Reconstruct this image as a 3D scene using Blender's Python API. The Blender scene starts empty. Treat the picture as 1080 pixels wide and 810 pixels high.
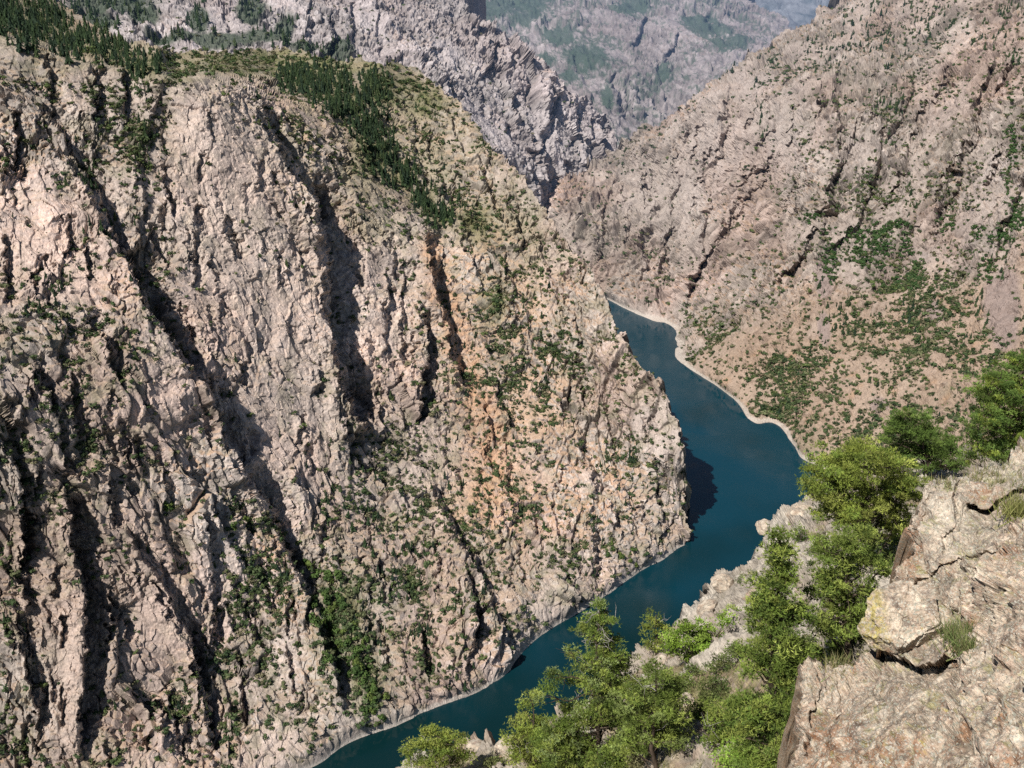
import bpy, math, random, time
import numpy as np
T00 = time.time()
STEP_L = 0.8
DENOISE = False
random.seed(7)
SC = bpy.context.scene
COL = SC.collection
F = 1046.0
PITCH = math.radians(23.0)
CAMZ = 500.0
CP, SP = math.cos(PITCH), math.sin(PITCH)
SUN = np.array([-0.45, -0.53, 0.84]); SUN /= np.linalg.norm(SUN)

# ------------------------------------------------------------------ helpers
def ray(u, v):
    u = np.asarray(u, float); v = np.asarray(v, float)
    tx = (u - 540.0) / F; ty = (405.0 - v) / F
    return np.stack([tx + 0 * ty, CP + ty * SP + 0 * tx, -SP + ty * CP + 0 * tx], -1)

def unproj(u, v, Y):
    d = ray(u, v)
    t = np.asarray(Y, float) / d[..., 1]
    P = d * t[..., None]
    P[..., 2] += CAMZ
    return P

def waterY(u, v):
    d = ray(u, v)
    return float(d[1] * CAMZ / -d[2])

def hsh(ix, iy, iz, seed):
    h = (ix.astype(np.uint32) * np.uint32(73856093)) ^ (iy.astype(np.uint32) * np.uint32(19349663)) ^ (iz.astype(np.uint32) * np.uint32(83492791)) ^ np.uint32((seed * 2654435761) & 0xffffffff)
    h ^= h >> np.uint32(13); h *= np.uint32(0x5bd1e995); h ^= h >> np.uint32(15); h *= np.uint32(0x27d4eb2d); h ^= h >> np.uint32(14)
    return h

GR = np.random.RandomState(5).normal(size=(256, 3)).astype(np.float32)
GR /= np.linalg.norm(GR, axis=1)[:, None]

def gnoise(p, seed=0):
    p = p.astype(np.float32)
    f = np.floor(p); i = f.astype(np.int32); r = p - f
    w = r * r * r * (r * (r * 6 - 15) + 10)
    out = np.zeros(len(p), np.float32)
    for a in (0, 1):
        wa = w[:, 0] if a else 1 - w[:, 0]
        for b in (0, 1):
            wb = w[:, 1] if b else 1 - w[:, 1]
            for c in (0, 1):
                wc = w[:, 2] if c else 1 - w[:, 2]
                g = GR[hsh(i[:, 0] + a, i[:, 1] + b, i[:, 2] + c, seed) & np.uint32(255)]
                out += wa * wb * wc * (g[:, 0] * (r[:, 0] - a) + g[:, 1] * (r[:, 1] - b) + g[:, 2] * (r[:, 2] - c))
    return out * 1.6

from concurrent.futures import ThreadPoolExecutor
def threaded(fn):
    def run(p, *a, **k):
        if len(p) < 60000: return fn(p, *a, **k)
        parts = np.array_split(p, 8)
        with ThreadPoolExecutor(4) as ex: res = list(ex.map(lambda q: fn(q, *a, **k), parts))
        return tuple(np.concatenate(z) for z in zip(*res)) if isinstance(res[0], tuple) else np.concatenate(res)
    return run
gnoise = threaded(gnoise)

def soft(v, c, w=.22):
    return v * sstep(0, w, c)

def fbm(p, oct=4, seed=0, gain=0.5, lac=2.03):
    s = 0; a = 1.0; n = 0
    for k in range(oct):
        s = s + a * gnoise(p * (lac ** k) + 17.3 * k, seed + k); n += a; a *= gain
    return s / n

def ridged(p, oct=4, seed=0, gain=0.55):
    s = 0; a = 1.0; n = 0
    for k in range(oct):
        s = s + a * (1 - 2.2 * np.abs(gnoise(p * (2.07 ** k) + 9.1 * k, seed + k))); n += a; a *= gain
    return s / n

def voro(p, seed=0, tilt=1.0):
    """facets: returns (facet value, F2-F1, cell random)"""
    p = p.astype(np.float32)
    f = np.floor(p); i = f.astype(np.int32)
    n = len(p)
    d1 = np.full(n, 9e9, np.float32); d2 = np.full(n, 9e9, np.float32)
    hb = np.zeros(n, np.uint32); best = np.zeros((n, 3), np.float32)
    for a in (-1, 0, 1):
        for b in (-1, 0, 1):
            for c in (-1, 0, 1):
                h = hsh(i[:, 0] + a, i[:, 1] + b, i[:, 2] + c, seed)
                q = np.stack([(h & np.uint32(1023)).astype(np.float32), ((h >> np.uint32(10)) & np.uint32(1023)).astype(np.float32), ((h >> np.uint32(20)) & np.uint32(1023)).astype(np.float32)], 1) / 1023.0
                q = q * 0.9 + 0.05
                v = p - f - q; v[:, 0] -= a; v[:, 1] -= b; v[:, 2] -= c
                d = np.sqrt((v * v).sum(1))
                m = d < d1
                d2 = np.where(m, d1, np.minimum(d2, d))
                d1 = np.where(m, d, d1)
                hb = np.where(m, h, hb)
                best[m] = v[m]
    hb2 = hb * np.uint32(2246822519); hb2 ^= hb2 >> np.uint32(15)
    g = GR[hb2 & np.uint32(255)]
    rnd = ((hb2 >> np.uint32(8)) & np.uint32(1023)).astype(np.float32) / 1023.0
    return (rnd - 0.5) + tilt * (g * best).sum(1), d2 - d1, rnd

voro = threaded(voro)

def tps(ctrl):
    c = np.array(ctrl, float)
    X = c[:, :2] / 200.0
    d = ray(c[:, 0], c[:, 1])
    y = np.log(c[:, 2] / d[:, 1])
    n = len(X)
    def phi(r2): return 0.5 * r2 * np.log(r2 + 1e-9)
    K = phi(((X[:, None] - X[None]) ** 2).sum(-1)) + np.eye(n) * 2e-3
    A = np.zeros((n + 3, n + 3)); A[:n, :n] = K; A[:n, n] = 1; A[:n, n + 1:] = X
    A[n, :n] = 1; A[n + 1:, :n] = X.T
    w = np.linalg.solve(A, np.concatenate([y, np.zeros(3)]))
    def ev(u, v):
        U = np.asarray(u, float).ravel() / 200; V = np.asarray(v, float).ravel() / 200
        o = w[n] + w[n + 1] * U + w[n + 2] * V
        for k in range(n):
            o = o + w[k] * phi((U - X[k, 0]) ** 2 + (V - X[k, 1]) ** 2)
        return np.exp(o)              # t along the ray
    return ev

def inpoly(u, v, poly):
    m = np.zeros(u.shape, bool)
    n = len(poly)
    for k in range(n):
        x1, y1 = poly[k]; x2, y2 = poly[(k + 1) % n]
        if y1 == y2: continue
        c = ((y1 > v) != (y2 > v)) & (u < (x2 - x1) * (v - y1) / (y2 - y1) + x1)
        m ^= c
    return m

def polydist(u, v, pts):
    """signed-ish info to a polyline: (distance, side offset horizontally, param 0..1)"""
    best = np.full(u.shape, 1e9); side = np.zeros(u.shape); par = np.zeros(u.shape)
    n = len(pts) - 1
    for k in range(n):
        x1, y1 = pts[k][:2]; x2, y2 = pts[k + 1][:2]
        dx, dy = x2 - x1, y2 - y1; L2 = dx * dx + dy * dy
        t = np.clip(((u - x1) * dx + (v - y1) * dy) / L2, 0, 1)
        ex = u - (x1 + t * dx); ey = v - (y1 + t * dy)
        d = np.hypot(ex, ey)
        cr = (dx * (v - y1) - dy * (u - x1)) / math.sqrt(L2)   # positive = left of travel (image y down)
        m = d < best
        best = np.where(m, d, best); side = np.where(m, -cr, side); par = np.where(m, (k + t) / n, par)
    return best, side, par

def tents(T, U, V, lst, P0):
    for H, W, pts in lst:
        dist, side, par = polydist(U, V, pts)
        ends = np.exp(-np.maximum(dist - np.abs(side) - 1, 0) / 18.0) * np.minimum(1, par / .12 + .25) 
        T = T - .55 * H * np.where(side < 0, np.clip(1 + side / W, 0, 1) ** 1.15, np.clip(1 - side / 5.0, 0, 1)) * ends * sstep(2, 30, P0[..., 2])
    return T

def sstep(a, b, x):
    t = np.clip((x - a) / (b - a), 0, 1); return t * t * (3 - 2 * t)

def link(name, me, mats=None, parent=None):
    o = bpy.data.objects.new(name, me); COL.objects.link(o)
    if mats is not None:
        for m in (mats if isinstance(mats, (list, tuple)) else [mats]):
            if me.materials.find(m.name) < 0: me.materials.append(m)
    if parent: o.parent = parent
    return o

def mesh_np(name, V, faces, nv, smooth=True, col=None, mi=None):
    me = bpy.data.meshes.new(name)
    V = np.ascontiguousarray(V, np.float32); faces = np.ascontiguousarray(faces, np.int32)
    me.vertices.add(len(V)); me.vertices.foreach_set('co', V.ravel())
    nf = len(faces)
    me.loops.add(nf * nv); me.loops.foreach_set('vertex_index', faces.ravel())
    me.polygons.add(nf)
    me.polygons.foreach_set('loop_start', np.arange(0, nf * nv, nv, dtype=np.int32))
    me.polygons.foreach_set('use_smooth', np.full(nf, smooth, bool))
    if mi is not None: me.polygons.foreach_set('material_index', np.ascontiguousarray(mi, np.int32))
    me.update(calc_edges=True)
    if col is not None:
        a = me.color_attributes.new('col', 'FLOAT_COLOR', 'POINT')
        c = np.ones((len(V), 4), np.float32); c[:, :3] = col
        a.data.foreach_set('color', c.ravel())
    return me

def tag(o, label=None, cat=None, group=None, kind=None):
    if label: o['label'] = label
    if cat: o['category'] = cat
    if group: o['group'] = group
    if kind: o['kind'] = kind
    return o

# ------------------------------------------------------------------ materials
def mat_base(name, rough=0.9, spec=0.15):
    m = bpy.data.materials.new(name); m.use_nodes = True
    nt = m.node_tree; b = nt.nodes['Principled BSDF']
    b.inputs['Roughness'].default_value = rough
    b.inputs['Specular IOR Level'].default_value = spec
    return m, nt, b

def rock_mat(name, scale, bump, amt=0.35, bd=1.0, stretch=(1, 1, 1), spots=False):
    m, nt, b = mat_base(name)
    N = nt.nodes; L = nt.links
    at = N.new('ShaderNodeAttribute'); at.attribute_name = 'col'
    geo = N.new('ShaderNodeNewGeometry')
    mp = N.new('ShaderNodeMapping'); mp.inputs['Scale'].default_value = stretch
    L.new(geo.outputs['Position'], mp.inputs['Vector'])
    n1 = N.new('ShaderNodeTexNoise'); n1.inputs['Scale'].default_value = scale; n1.inputs['Detail'].default_value = 5; n1.inputs['Roughness'].default_value = 0.7
    L.new(mp.outputs[0], n1.inputs['Vector'])
    mr = N.new('ShaderNodeMapRange'); mr.inputs['From Min'].default_value = 0.3; mr.inputs['From Max'].default_value = 0.7
    mr.inputs['To Min'].default_value = 1 - amt; mr.inputs['To Max'].default_value = 1 + amt
    L.new(n1.outputs['Fac'], mr.inputs['Value'])
    mx = N.new('ShaderNodeVectorMath'); mx.operation = 'SCALE'
    L.new(at.outputs['Color'], mx.inputs[0]); L.new(mr.outputs[0], mx.inputs['Scale'])
    out = mx.outputs[0]
    if spots:                      # crusts of pale and dark lichen
        for sc_, colr, thr, nsc in ((26, (.62, .60, .52, 1), .30, 3.1), (48, (.07, .06, .055, 1), .26, 5.3), (17, (.36, .37, .30, 1), .28, 2.3), (34, (.30, .17, .10, 1), .2, 4.1)):
            vo = N.new('ShaderNodeTexVoronoi'); vo.inputs['Scale'].default_value = sc_
            nn = N.new('ShaderNodeTexNoise'); nn.inputs['Scale'].default_value = sc_ * 1.6; nn.inputs['Detail'].default_value = 3
            L.new(mp.outputs[0], nn.inputs['Vector'])
            va = N.new('ShaderNodeVectorMath'); va.operation = 'MULTIPLY_ADD'; va.inputs[1].default_value = (.04,) * 3
            L.new(nn.outputs['Color'], va.inputs[0]); L.new(mp.outputs[0], va.inputs[2]); L.new(va.outputs[0], vo.inputs['Vector'])
            big = N.new('ShaderNodeTexNoise'); big.inputs['Scale'].default_value = nsc; big.inputs['Detail'].default_value = 3; L.new(mp.outputs[0], big.inputs['Vector'])
            m1 = N.new('ShaderNodeMath'); m1.operation = 'MULTIPLY'; m1.inputs[1].default_value = thr * 2; L.new(big.outputs['Fac'], m1.inputs[0])
            m2 = N.new('ShaderNodeMath'); m2.operation = 'SUBTRACT'; L.new(m1.outputs[0], m2.inputs[0]); L.new(vo.outputs['Distance'], m2.inputs[1])
            m3 = N.new('ShaderNodeMapRange'); m3.inputs['From Min'].default_value = -.02; m3.inputs['From Max'].default_value = .06; m3.inputs['To Max'].default_value = .72; L.new(m2.outputs[0], m3.inputs['Value'])
            mc = N.new('ShaderNodeMix'); mc.data_type = 'RGBA'; mc.inputs[7].default_value = colr
            L.new(m3.outputs[0], mc.inputs[0]); L.new(out, mc.inputs[6]); out = mc.outputs[2]
    L.new(out, b.inputs['Base Color'])
    n2 = N.new('ShaderNodeTexNoise'); n2.inputs['Scale'].default_value = scale * 0.6; n2.inputs['Detail'].default_value = 6; n2.inputs['Roughness'].default_value = 0.75
    L.new(mp.outputs[0], n2.inputs['Vector'])
    bp = N.new('ShaderNodeBump'); bp.inputs['Strength'].default_value = bump; bp.inputs['Distance'].default_value = bd
    L.new(n2.outputs['Fac'], bp.inputs['Height']); L.new(bp.outputs[0], b.inputs['Normal'])
    return m

def leaf_mat(name, trans=0.2, rough=0.6):
    m, nt, b = mat_base(name, rough, 0.2)
    N = nt.nodes; L = nt.links
    at = N.new('ShaderNodeAttribute'); at.attribute_name = 'col'
    L.new(at.outputs['Color'], b.inputs['Base Color'])
    if trans > 0:
        tr = N.new('ShaderNodeBsdfTranslucent'); mx = N.new('ShaderNodeMixShader'); mx.inputs[0].default_value = trans
        L.new(at.outputs['Color'], tr.inputs['Color']); L.new(b.outputs[0], mx.inputs[1]); L.new(tr.outputs[0], mx.inputs[2])
        L.new(mx.outputs[0], N['Material Output'].inputs['Surface'])
    return m

M_CLIFF = rock_mat('cliff_rock', 0.8, 0.8, 0.34, 0.9, (1, 1, 0.5))
M_FAR = rock_mat('distant_rock', 0.35, 0.8, 0.32, 2.0, (1, 1, 0.5))
M_NEAR = rock_mat('lichen_rock', 22.0, 1.0, 0.42, 0.025, spots=True)
M_SLOPE = rock_mat('slope_rock', 4.0, 0.8, 0.3, 0.10)
M_SHRUB = leaf_mat('far_foliage', 0.0, 0.9)
M_LEAF = leaf_mat('needle_foliage', 0.2)

def wood_mat(name, c, scale=20):
    m, nt, b = mat_base(name)
    N = nt.nodes; L = nt.links
    n1 = N.new('ShaderNodeTexNoise'); n1.inputs['Scale'].default_value = scale; n1.inputs['Detail'].default_value = 4
    cr = N.new('ShaderNodeValToRGB')
    cr.color_ramp.elements[0].position = 0.35; cr.color_ramp.elements[1].position = 0.65
    cr.color_ramp.elements[0].color = (c[0] * .5, c[1] * .5, c[2] * .5, 1); cr.color_ramp.elements[1].color = (c[0] * 1.3, c[1] * 1.3, c[2] * 1.3, 1)
    L.new(n1.outputs['Fac'], cr.inputs[0]); L.new(cr.outputs[0], b.inputs['Base Color'])
    return m
M_BARK = wood_mat('bark', (0.10, 0.075, 0.055))
M_DEAD = wood_mat('dead_wood', (0.42, 0.39, 0.35))

# ------------------------------------------------------------------ sheet builder
class Sheet: pass
def make_sheet(name, poly, ctrl, u0, u1, v0, v1, step, gullies, dispf, colf, mat, jit=3.0, skirt=(12, 10, 7), smooth=True, seed=1, tfun=None, skirtcol=None, tent=()):
    us = np.arange(u0, u1 + step, step); vs = np.arange(v0, v1 + step, step)
    U, V = np.meshgrid(us, vs)
    sh = U.shape
    p2 = np.stack([U.ravel() / 9, V.ravel() / 9, np.full(U.size, seed * 3.7)], 1)
    ju = fbm(p2, 3, seed + 50).reshape(sh) * jit * 2; jv = fbm(p2 + 31.0, 3, seed + 70).reshape(sh) * jit * 2
    kn = fbm(np.stack([U.ravel() / 22, V.ravel() / 22, np.full(U.size, 9.3 + seed)], 1), 3, seed + 33).reshape(sh) * (9 if seed in (1, 2, 3) else 0) * (V < 560 if seed == 1 else V < 230)
    mask = inpoly(U + ju + kn, V + jv + kn * .6, poly)
    ev0 = tps(ctrl)
    ev = (lambda a, b: ev0(a, b) + tfun(np.asarray(a, float).ravel(), np.asarray(b, float).ravel())) if tfun else ev0
    T = ev(U, V).reshape(sh)
    d = ray(U, V)
    P0 = d * T[..., None]; P0[..., 2] += CAMZ
    gu = np.gradient(P0, axis=1); gv = np.gradient(P0, axis=0)
    Nn = np.cross(gv, gu); Nn /= np.linalg.norm(Nn, axis=-1)[..., None] + 1e-9
    fl = (Nn * d).sum(-1) > 0
    Nn[fl] *= -1
    if tent:
        wv = fbm(np.stack([U.ravel() / 45, V.ravel() / 45, np.full(U.size, 3.1 + seed)], 1), 2, seed + 8).reshape(sh) * (22 if seed == 3 else 9)
        T = tents(T, U + ju + wv, V + jv, tent, P0)
    for g in gullies:
        pts, W, D = g[0], g[1], g[2] * (.85 if seed == 1 else 1)
        xs = [p[0] for p in pts]; ys = [p[1] for p in pts]; pad = W * 1.3 + 12
        a0 = max(0, int((min(xs) - pad - u0) / step)); a1 = min(sh[1], int((max(xs) + pad - u0) / step) + 1)
        b0 = max(0, int((min(ys) - pad - v0) / step)); b1 = min(sh[0], int((max(ys) + pad - v0) / step) + 1)
        if a1 <= a0 or b1 <= b0: continue
        sl = (slice(b0, b1), slice(a0, a1))
        uu = U[sl] + ju[sl] * 1.3; vv = V[sl] + jv[sl] * 1.3
        dist, side, par = polydist(uu, vv, pts)
        s = side          # >0 : to the right of a line drawn downwards
        prof = np.where(s >= 0, sstep(0, 3.0, s) * np.clip(1 - s / W, 0, 1), 0)
        lip = np.where(s < 0, -0.25 * np.exp(-(s / (0.5 * W)) ** 2), -0.25 * np.exp(-(s / 1.5) ** 2))
        endf = sstep(0, 0.12, par) * (1 - sstep(0.86, 1.0, par)) if len(g) < 4 else sstep(0, .05, par) * (1 - sstep(.95, 1, par))
        ends = np.exp(-np.maximum(dist - np.abs(s) - 0.5, 0) / 4.0)
        T[sl] += (prof + lip) * D * endf * ends * sstep(2, 30, P0[sl][..., 2])
    P0 = d * T[..., None]; P0[..., 2] += CAMZ
    idx = -np.ones(sh, np.int64); idx[mask] = np.arange(mask.sum())
    P = P0[mask]; Nb = Nn[mask]; u = U[mask]; v = V[mask]
    disp, info = dispf(P, u, v, Nb)
    P = P + Nb * disp[:, None]
    q = mask[:-1, :-1] & mask[1:, :-1] & mask[:-1, 1:] & mask[1:, 1:]
    qi, qj = np.nonzero(q)
    faces = np.stack([idx[qi, qj], idx[qi + 1, qj], idx[qi + 1, qj + 1], idx[qi, qj + 1]], 1)
    # real normals
    fn = np.cross(P[faces[:, 1]] - P[faces[:, 0]], P[faces[:, 3]] - P[faces[:, 0]])
    VN = np.zeros_like(P)
    for k in range(4): 
        for c in range(3): VN[:, c] += np.bincount(faces[:, k], fn[:, c], len(P))
    area = np.linalg.norm(VN, axis=1) + 1e-9
    VN /= area[:, None]
    flip = np.sign((VN * Nb).sum(1).mean()); VN *= flip
    if flip < 0: faces = faces[:, ::-1]
    col = colf(P, u, v, VN, disp, info)
    S = Sheet(); S.P = P; S.N = VN; S.u = u; S.v = v; S.area = area / 4; S.ev = ev; S.disp = disp; S.info = info; S.col = col
    # skirt behind silhouettes
    V_all = [P]; C_all = [col]; F_all = [faces]
    if skirt:
        e = np.concatenate([faces[:, [0, 1]], faces[:, [1, 2]], faces[:, [2, 3]], faces[:, [3, 0]]])
        es = np.sort(e, 1); key = es[:, 0] * (len(P) + 1) + es[:, 1]
        _, inv, cnt = np.unique(key, return_inverse=True, return_counts=True)
        be = e[cnt[inv] == 1]
        bv = np.unique(be); m = -np.ones(len(P), np.int64); m[bv] = np.arange(len(bv))
        B = P[bv]; ax = B.copy(); ax[:, 2] = 0; ax /= np.linalg.norm(ax, axis=1)[:, None]
        base = len(P); B0 = B; acc = B.copy()
        for k in range(skirt[2]):
            stepv = ax * skirt[0] * (1 + .4 * k); stepv[:, 2] -= skirt[1] * (1 + .5 * k)
            acc = acc + stepv + np.stack([fbm(acc / (skirt[0] * 1.5), 3, 5 + q) for q in range(3)], 1) * skirt[0] * np.array([.9, .5, .3])
            V_all.append(acc + B0 * 0); C_all.append(skirtcol(acc) if skirtcol else col[bv] * (1 + .4 * fbm(acc / (skirt[0] * .7), 3, 6)[:, None]))
            if k == 0: ring0 = be; ring1 = m[be] + base
            else: ring0 = m[be] + base + (k - 1) * len(bv); ring1 = m[be] + base + k * len(bv)
            F_all.append(np.stack([ring0[:, 1], ring0[:, 0], ring1[:, 0], ring1[:, 1]], 1))
    me = mesh_np(name, np.concatenate(V_all), np.concatenate(F_all), 4, smooth, np.concatenate(C_all))
    S.obj = link(name, me, mat)
    print(name, len(P), 'verts', round(time.time() - T00, 1))
    return S

def blend(a, b, t): return a + (b - a) * t[:, None]
C = lambda *x: np.array(x, np.float32)

#==PART2==

# ------------------------------------------------------------------ far and middle terrain
SHORE_L = [(723, 574), (700, 590), (684, 596), (670, 606), (644, 625), (621, 640), (596, 654), (562, 677), (549, 690), (541, 703), (525, 717), (488, 736), (447, 751), (418, 765), (399, 771), (366, 784), (340, 803), (300, 822)]
SHORE_R = [(636, 313), (655, 323), (673, 332), (698, 338), (695, 349), (710, 377), (728, 390), (748, 402), (769, 417), (787, 441), (810, 445), (802, 460), (832, 464), (843, 482), (858, 489), (900, 520), (960, 580)]

def shore_ctrl(pts, slope):
    out = []
    for (u, v) in pts:
        Y = waterY(u, v)
        out.append((u, v, Y)); out.append((u, v + 14, Y * slope))
    return out

def blob(u, v, lst):
    """soft union of ellipses (u, v, ru, rv)"""
    m = np.zeros(len(u))
    for (a, b, ra, rb) in lst:
        m = np.maximum(m, np.exp(-(((u - a) / ra) ** 2 + ((v - b) / rb) ** 2)))
    return m

L_SLABS = [(240, 300, 45, 90), (170, 420, 20, 30), (90, 300, 30, 30), (235, 200, 70, 110), (205, 150, 40, 60), (40, 260, 70, 60), (325, 490, 28, 45), (160, 650, 40, 70), (70, 700, 30, 90), (300, 330, 60, 90), (270, 450, 35, 60), (410, 350, 30, 60)]
def rock_disp(P, u, v, N, s, lean, amp, slab=None, seed=0, flat=None, zst=3.4, sw=1.0):
    x = P[:, 0] + lean * P[:, 2]; y = P[:, 1]; z = P[:, 2]
    w = fbm(P / (s * 5), 3, seed + 90)
    w2 = fbm(P / (s * 1.2), 2, seed + 95)
    xw = x + w * s * 1.3 + w2 * s * .12; zw = z + w * s * 2.0 + w2 * s * .3
    st = lambda k, zs: np.stack([xw / (s * k), y / (s * k * 1.3), zw / (s * k * zs)], 1)
    nsl = sstep(.02, .22, fbm(P * [1, 1, .6] / (s * 4.5), 3, seed + 77))
    slab = nsl * .85 if slab is None else np.maximum(slab, nsl * .85)
    sm = 1 - 0.85 * slab
    fl = np.ones(len(P)) if flat is None else 1 - 0.85 * flat
    macro = ridged(st(9.0, 2.2), 3, seed) * 1.2
    v1, c1, r1 = voro(st(2.2, zst), seed + 3, .9)
    v2, c2, r2 = voro(st(0.80, 2.7), seed + 5, 1.2)
    v3, c3, r3 = voro(st(0.30, 2.0), seed + 8, 1.3)
    f = fbm(P / (s * .5), 4, seed + 12)
    flu = ridged(st(1.3, 4.5), 3, seed + 60)
    rough = sstep(-.3, .35, fbm(P / (s * 7), 3, seed + 33)) * .95 + .35
    d = macro * 1.0 + sm * rough * (soft(v1, c1, .06 * sw) * 1.25 - 0.35 * np.exp(-c1 / 0.05)) + (0.15 + .85 * sm) * rough * (soft(v2, c2, .08 * sw) * 0.62 - 0.14 * np.exp(-c2 / 0.07)) + (0.25 + .75 * sm) * (v3 * 0.27) + f * .10 + flu * .12 * (.3 + .7 * sm)
    return d * amp * fl, dict(nsl=slab, c1=c1, c2=c2, r1=r1, r2=r2, r3=r3, rough=rough, sm=sm)

ROCK = C(.455, .395, .355); ROCK_L = C(.64, .56, .52); ROCK_D = C(.28, .245, .23); LICH = C(.34, .315, .26)
SOIL = C(.42, .315, .24); SOIL_O = C(.54, .34, .22); GRASSY = C(.20, .19, .10); WHITE = C(.56, .50, .44); GREY = C(.33, .30, .30)

def rock_color(P, u, v, N, s, info, seed, soil0=.62, slab=None):
    n1 = fbm(P / (s * 12), 4, seed + 1); n2 = fbm(P / (s * 3), 4, seed + 2); n3 = fbm(P * [1, 1, .3] / (s * 1.3), 3, seed + 3)
    c = blend(ROCK, ROCK_L, sstep(-.1, .5, n1 * .8 + n2 * .5 + (info['r1'] - .5) * .5))
    c = blend(c, ROCK_D, sstep(.05, .5, -n2 * .8 - n3 * .5 + .05) * .65)
    c = blend(c, LICH, sstep(.0, .4, n3 * .6 - n1 * .5) * .45)
    c = blend(c, c * C(1.05, .95, .93), sstep(-.1, .3, fbm(P / (s * 8), 3, seed + 8)))
    c = c * (1 + .22 * (info['r2'] - .5) + .2 * (info['r3'] - .5))[:, None]
    stk = fbm(P * [1, 1, .12] / (s * .35), 3, seed + 14)
    c = blend(c, ROCK_L * C(1.02, .98, .97), info['nsl'] * .55); c = blend(c, ROCK_D, info['nsl'] * sstep(.15, .45, stk) * .5)
    c = c * (1 - .45 * np.exp(-info['c1'] / .05) * info['sm'] - .3 * np.exp(-info['c2'] / .06))[:, None]  # crevice shade put into the albedo along cracks, like ambient occlusion
    so = sstep(soil0, soil0 + .15, N[:, 2] + .25 * n2)
    sc = blend(SOIL, SOIL_O, sstep(.0, .5, n1 + .3 * n2)); sc = blend(sc, GREY, sstep(.1, .5, -n1 - .3 * n3) * .6)
    c = blend(c, sc, so * .8 * (1 - .75 * info['nsl']))
    info['soil'] = so; info['n2'] = n2; info['n1'] = n1
    return c

def ring(P, c, w=3.6):
    n = fbm(P / 7.0, 4, 99); n2 = fbm(P / 30.0, 2, 98)
    m = sstep(-1.5, 0.5, P[:, 2]) * (1 - sstep(w * .5, w, P[:, 2] + 3.5 * n + 2.0 * n2))
    return blend(c, WHITE, m * (.75 + .5 * n))

def damp_shore(P):
    return sstep(0, 9, P[:, 2])

# ---- left massif
L_POLY = [(-80, -60), (20, -60), (58, 2), (100, 25), (126, 42), (137, 48), (207, 55), (318, 55), (340, 62), (380, 66), (414, 68), (440, 74), (466, 96), (499, 130), (518, 155), (547, 185), (570, 215), (599, 260), (621, 281), (636, 310), (646, 334), (673, 380), (697, 402), (711, 438), (719, 460), (722, 490), (724, 519), (725, 578), (712, 600), (684, 614), (660, 632), (600, 672), (565, 693), (556, 712), (530, 738), (470, 765), (420, 787), (370, 808), (330, 850), (300, 870), (-80, 870)]
L_CTRL = [(-80, -50, 880), (-80, 30, 820), (-80, 100, 760), (-80, 400, 560), (-80, 850, 440), (-80, 650, 500),
    (0, -30, 880), (0, 36, 820), (0, 100, 775), (0, 250, 690), (0, 400, 585), (0, 550, 540), (0, 700, 500), (0, 850, 462),
    (130, 40, 875), (130, 80, 848), (130, 150, 800), (130, 280, 722), (130, 400, 640), (130, 550, 588), (130, 700, 527), (130, 850, 465),
    (220, 50, 905), (220, 90, 882), (220, 150, 842), (220, 280, 768), (220, 400, 700), (220, 550, 622), (220, 700, 560), (225, 800, 505), (225, 860, 470),
    (330, 60, 1120), (330, 100, 1035), (330, 150, 965), (330, 200, 912), (330, 300, 838), (330, 440, 748), (330, 600, 648), (330, 700, 578),
    (450, 85, 1240), (450, 150, 1120), (450, 230, 1010), (450, 350, 890), (450, 450, 820), (450, 600, 675), (450, 690, 602),
    (560, 200, 1090), (560, 300, 990), (560, 450, 855), (560, 580, 728), (560, 640, 671), (500, 130, 1170), (600, 262, 1030), (640, 325, 950), (640, 420, 880), (640, 520, 800), (700, 408, 862), (700, 500, 825), (722, 480, 818), (660, 570, 765)] + shore_ctrl(SHORE_L, .992)
def L_mesa(u, v):
    rim = np.interp(u, [-80, 0, 40, 70, 130, 165, 185, 215, 255, 290, 330, 420], [34, 38, 52, 64, 74, 74, 92, 84, 94, 112, 118, 110])
    k = np.interp(u, [-80, 0, 130, 220, 290, 330, 400], [8, 9, 12, 10, 6, 3, 0])
    x = rim - v
    return k * np.where(x > 0, x * x / (x + 4.0), 0)
G = []
def g(W, D, *pts): G.append((pts, W, D))
g(36, 26, (128, 262), (137, 282), (146, 320), (168, 345), (186, 382), (202, 400))
g(26, 20, (209, 400), (216, 420), (226, 445), (241, 478), (255, 498))
g(26, 18, (255, 498), (268, 516), (285, 540), (296, 568), (314, 602), (326, 640))
g(18, 12, (92, 335), (98, 349), (110, 378), (119, 408))
g(30, 22, (266, 96), (278, 125), (292, 155), (306, 185), (322, 205), (331, 222), (338, 255))
g(42, 32, (324, 180), (333, 222), (340, 262), (344, 300), (347, 370), (358, 408), (372, 440), (388, 452))
g(34, 22, (443, 240), (456, 300), (468, 341), (476, 382), (490, 398))
g(30, 22, (446, 325), (448, 380), (440, 410), (438, 452))
g(20, 10, (407, 300), (405, 340), (403, 385))
g(18, 9, (425, 270), (420, 330), (422, 395))
g(27, 20, (62, 515), (68, 540), (79, 599), (86, 640), (88, 695), (84, 745), (84, 812))
g(20, 14, (130, 560), (142, 588), (166, 617), (178, 647), (198, 677), (206, 710), (220, 747), (224, 830))
g(14, 9, (205, 540), (212, 566), (220, 600), (222, 640), (225, 700))
g(24, 16, (334, 660), (341, 684), (352, 712), (361, 757))
g(22, 14, (452, 515), (462, 532), (484, 577), (502, 600), (516, 632), (526, 668))
g(18, 16, (492, 605), (496, 640), (497, 675), (487, 732))
g(14, 10, (624, 560), (626, 590), (629, 640))
g(14, 9, (610, 455), (616, 475), (622, 500), (628, 530))
g(16, 11, (-2, 420), (4, 450), (18, 505), (22, 560), (30, 600))
g(16, 10, (72, 395), (74, 420), (77, 480))
g(22, 14, (127, 62), (128, 85), (131, 140))
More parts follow.
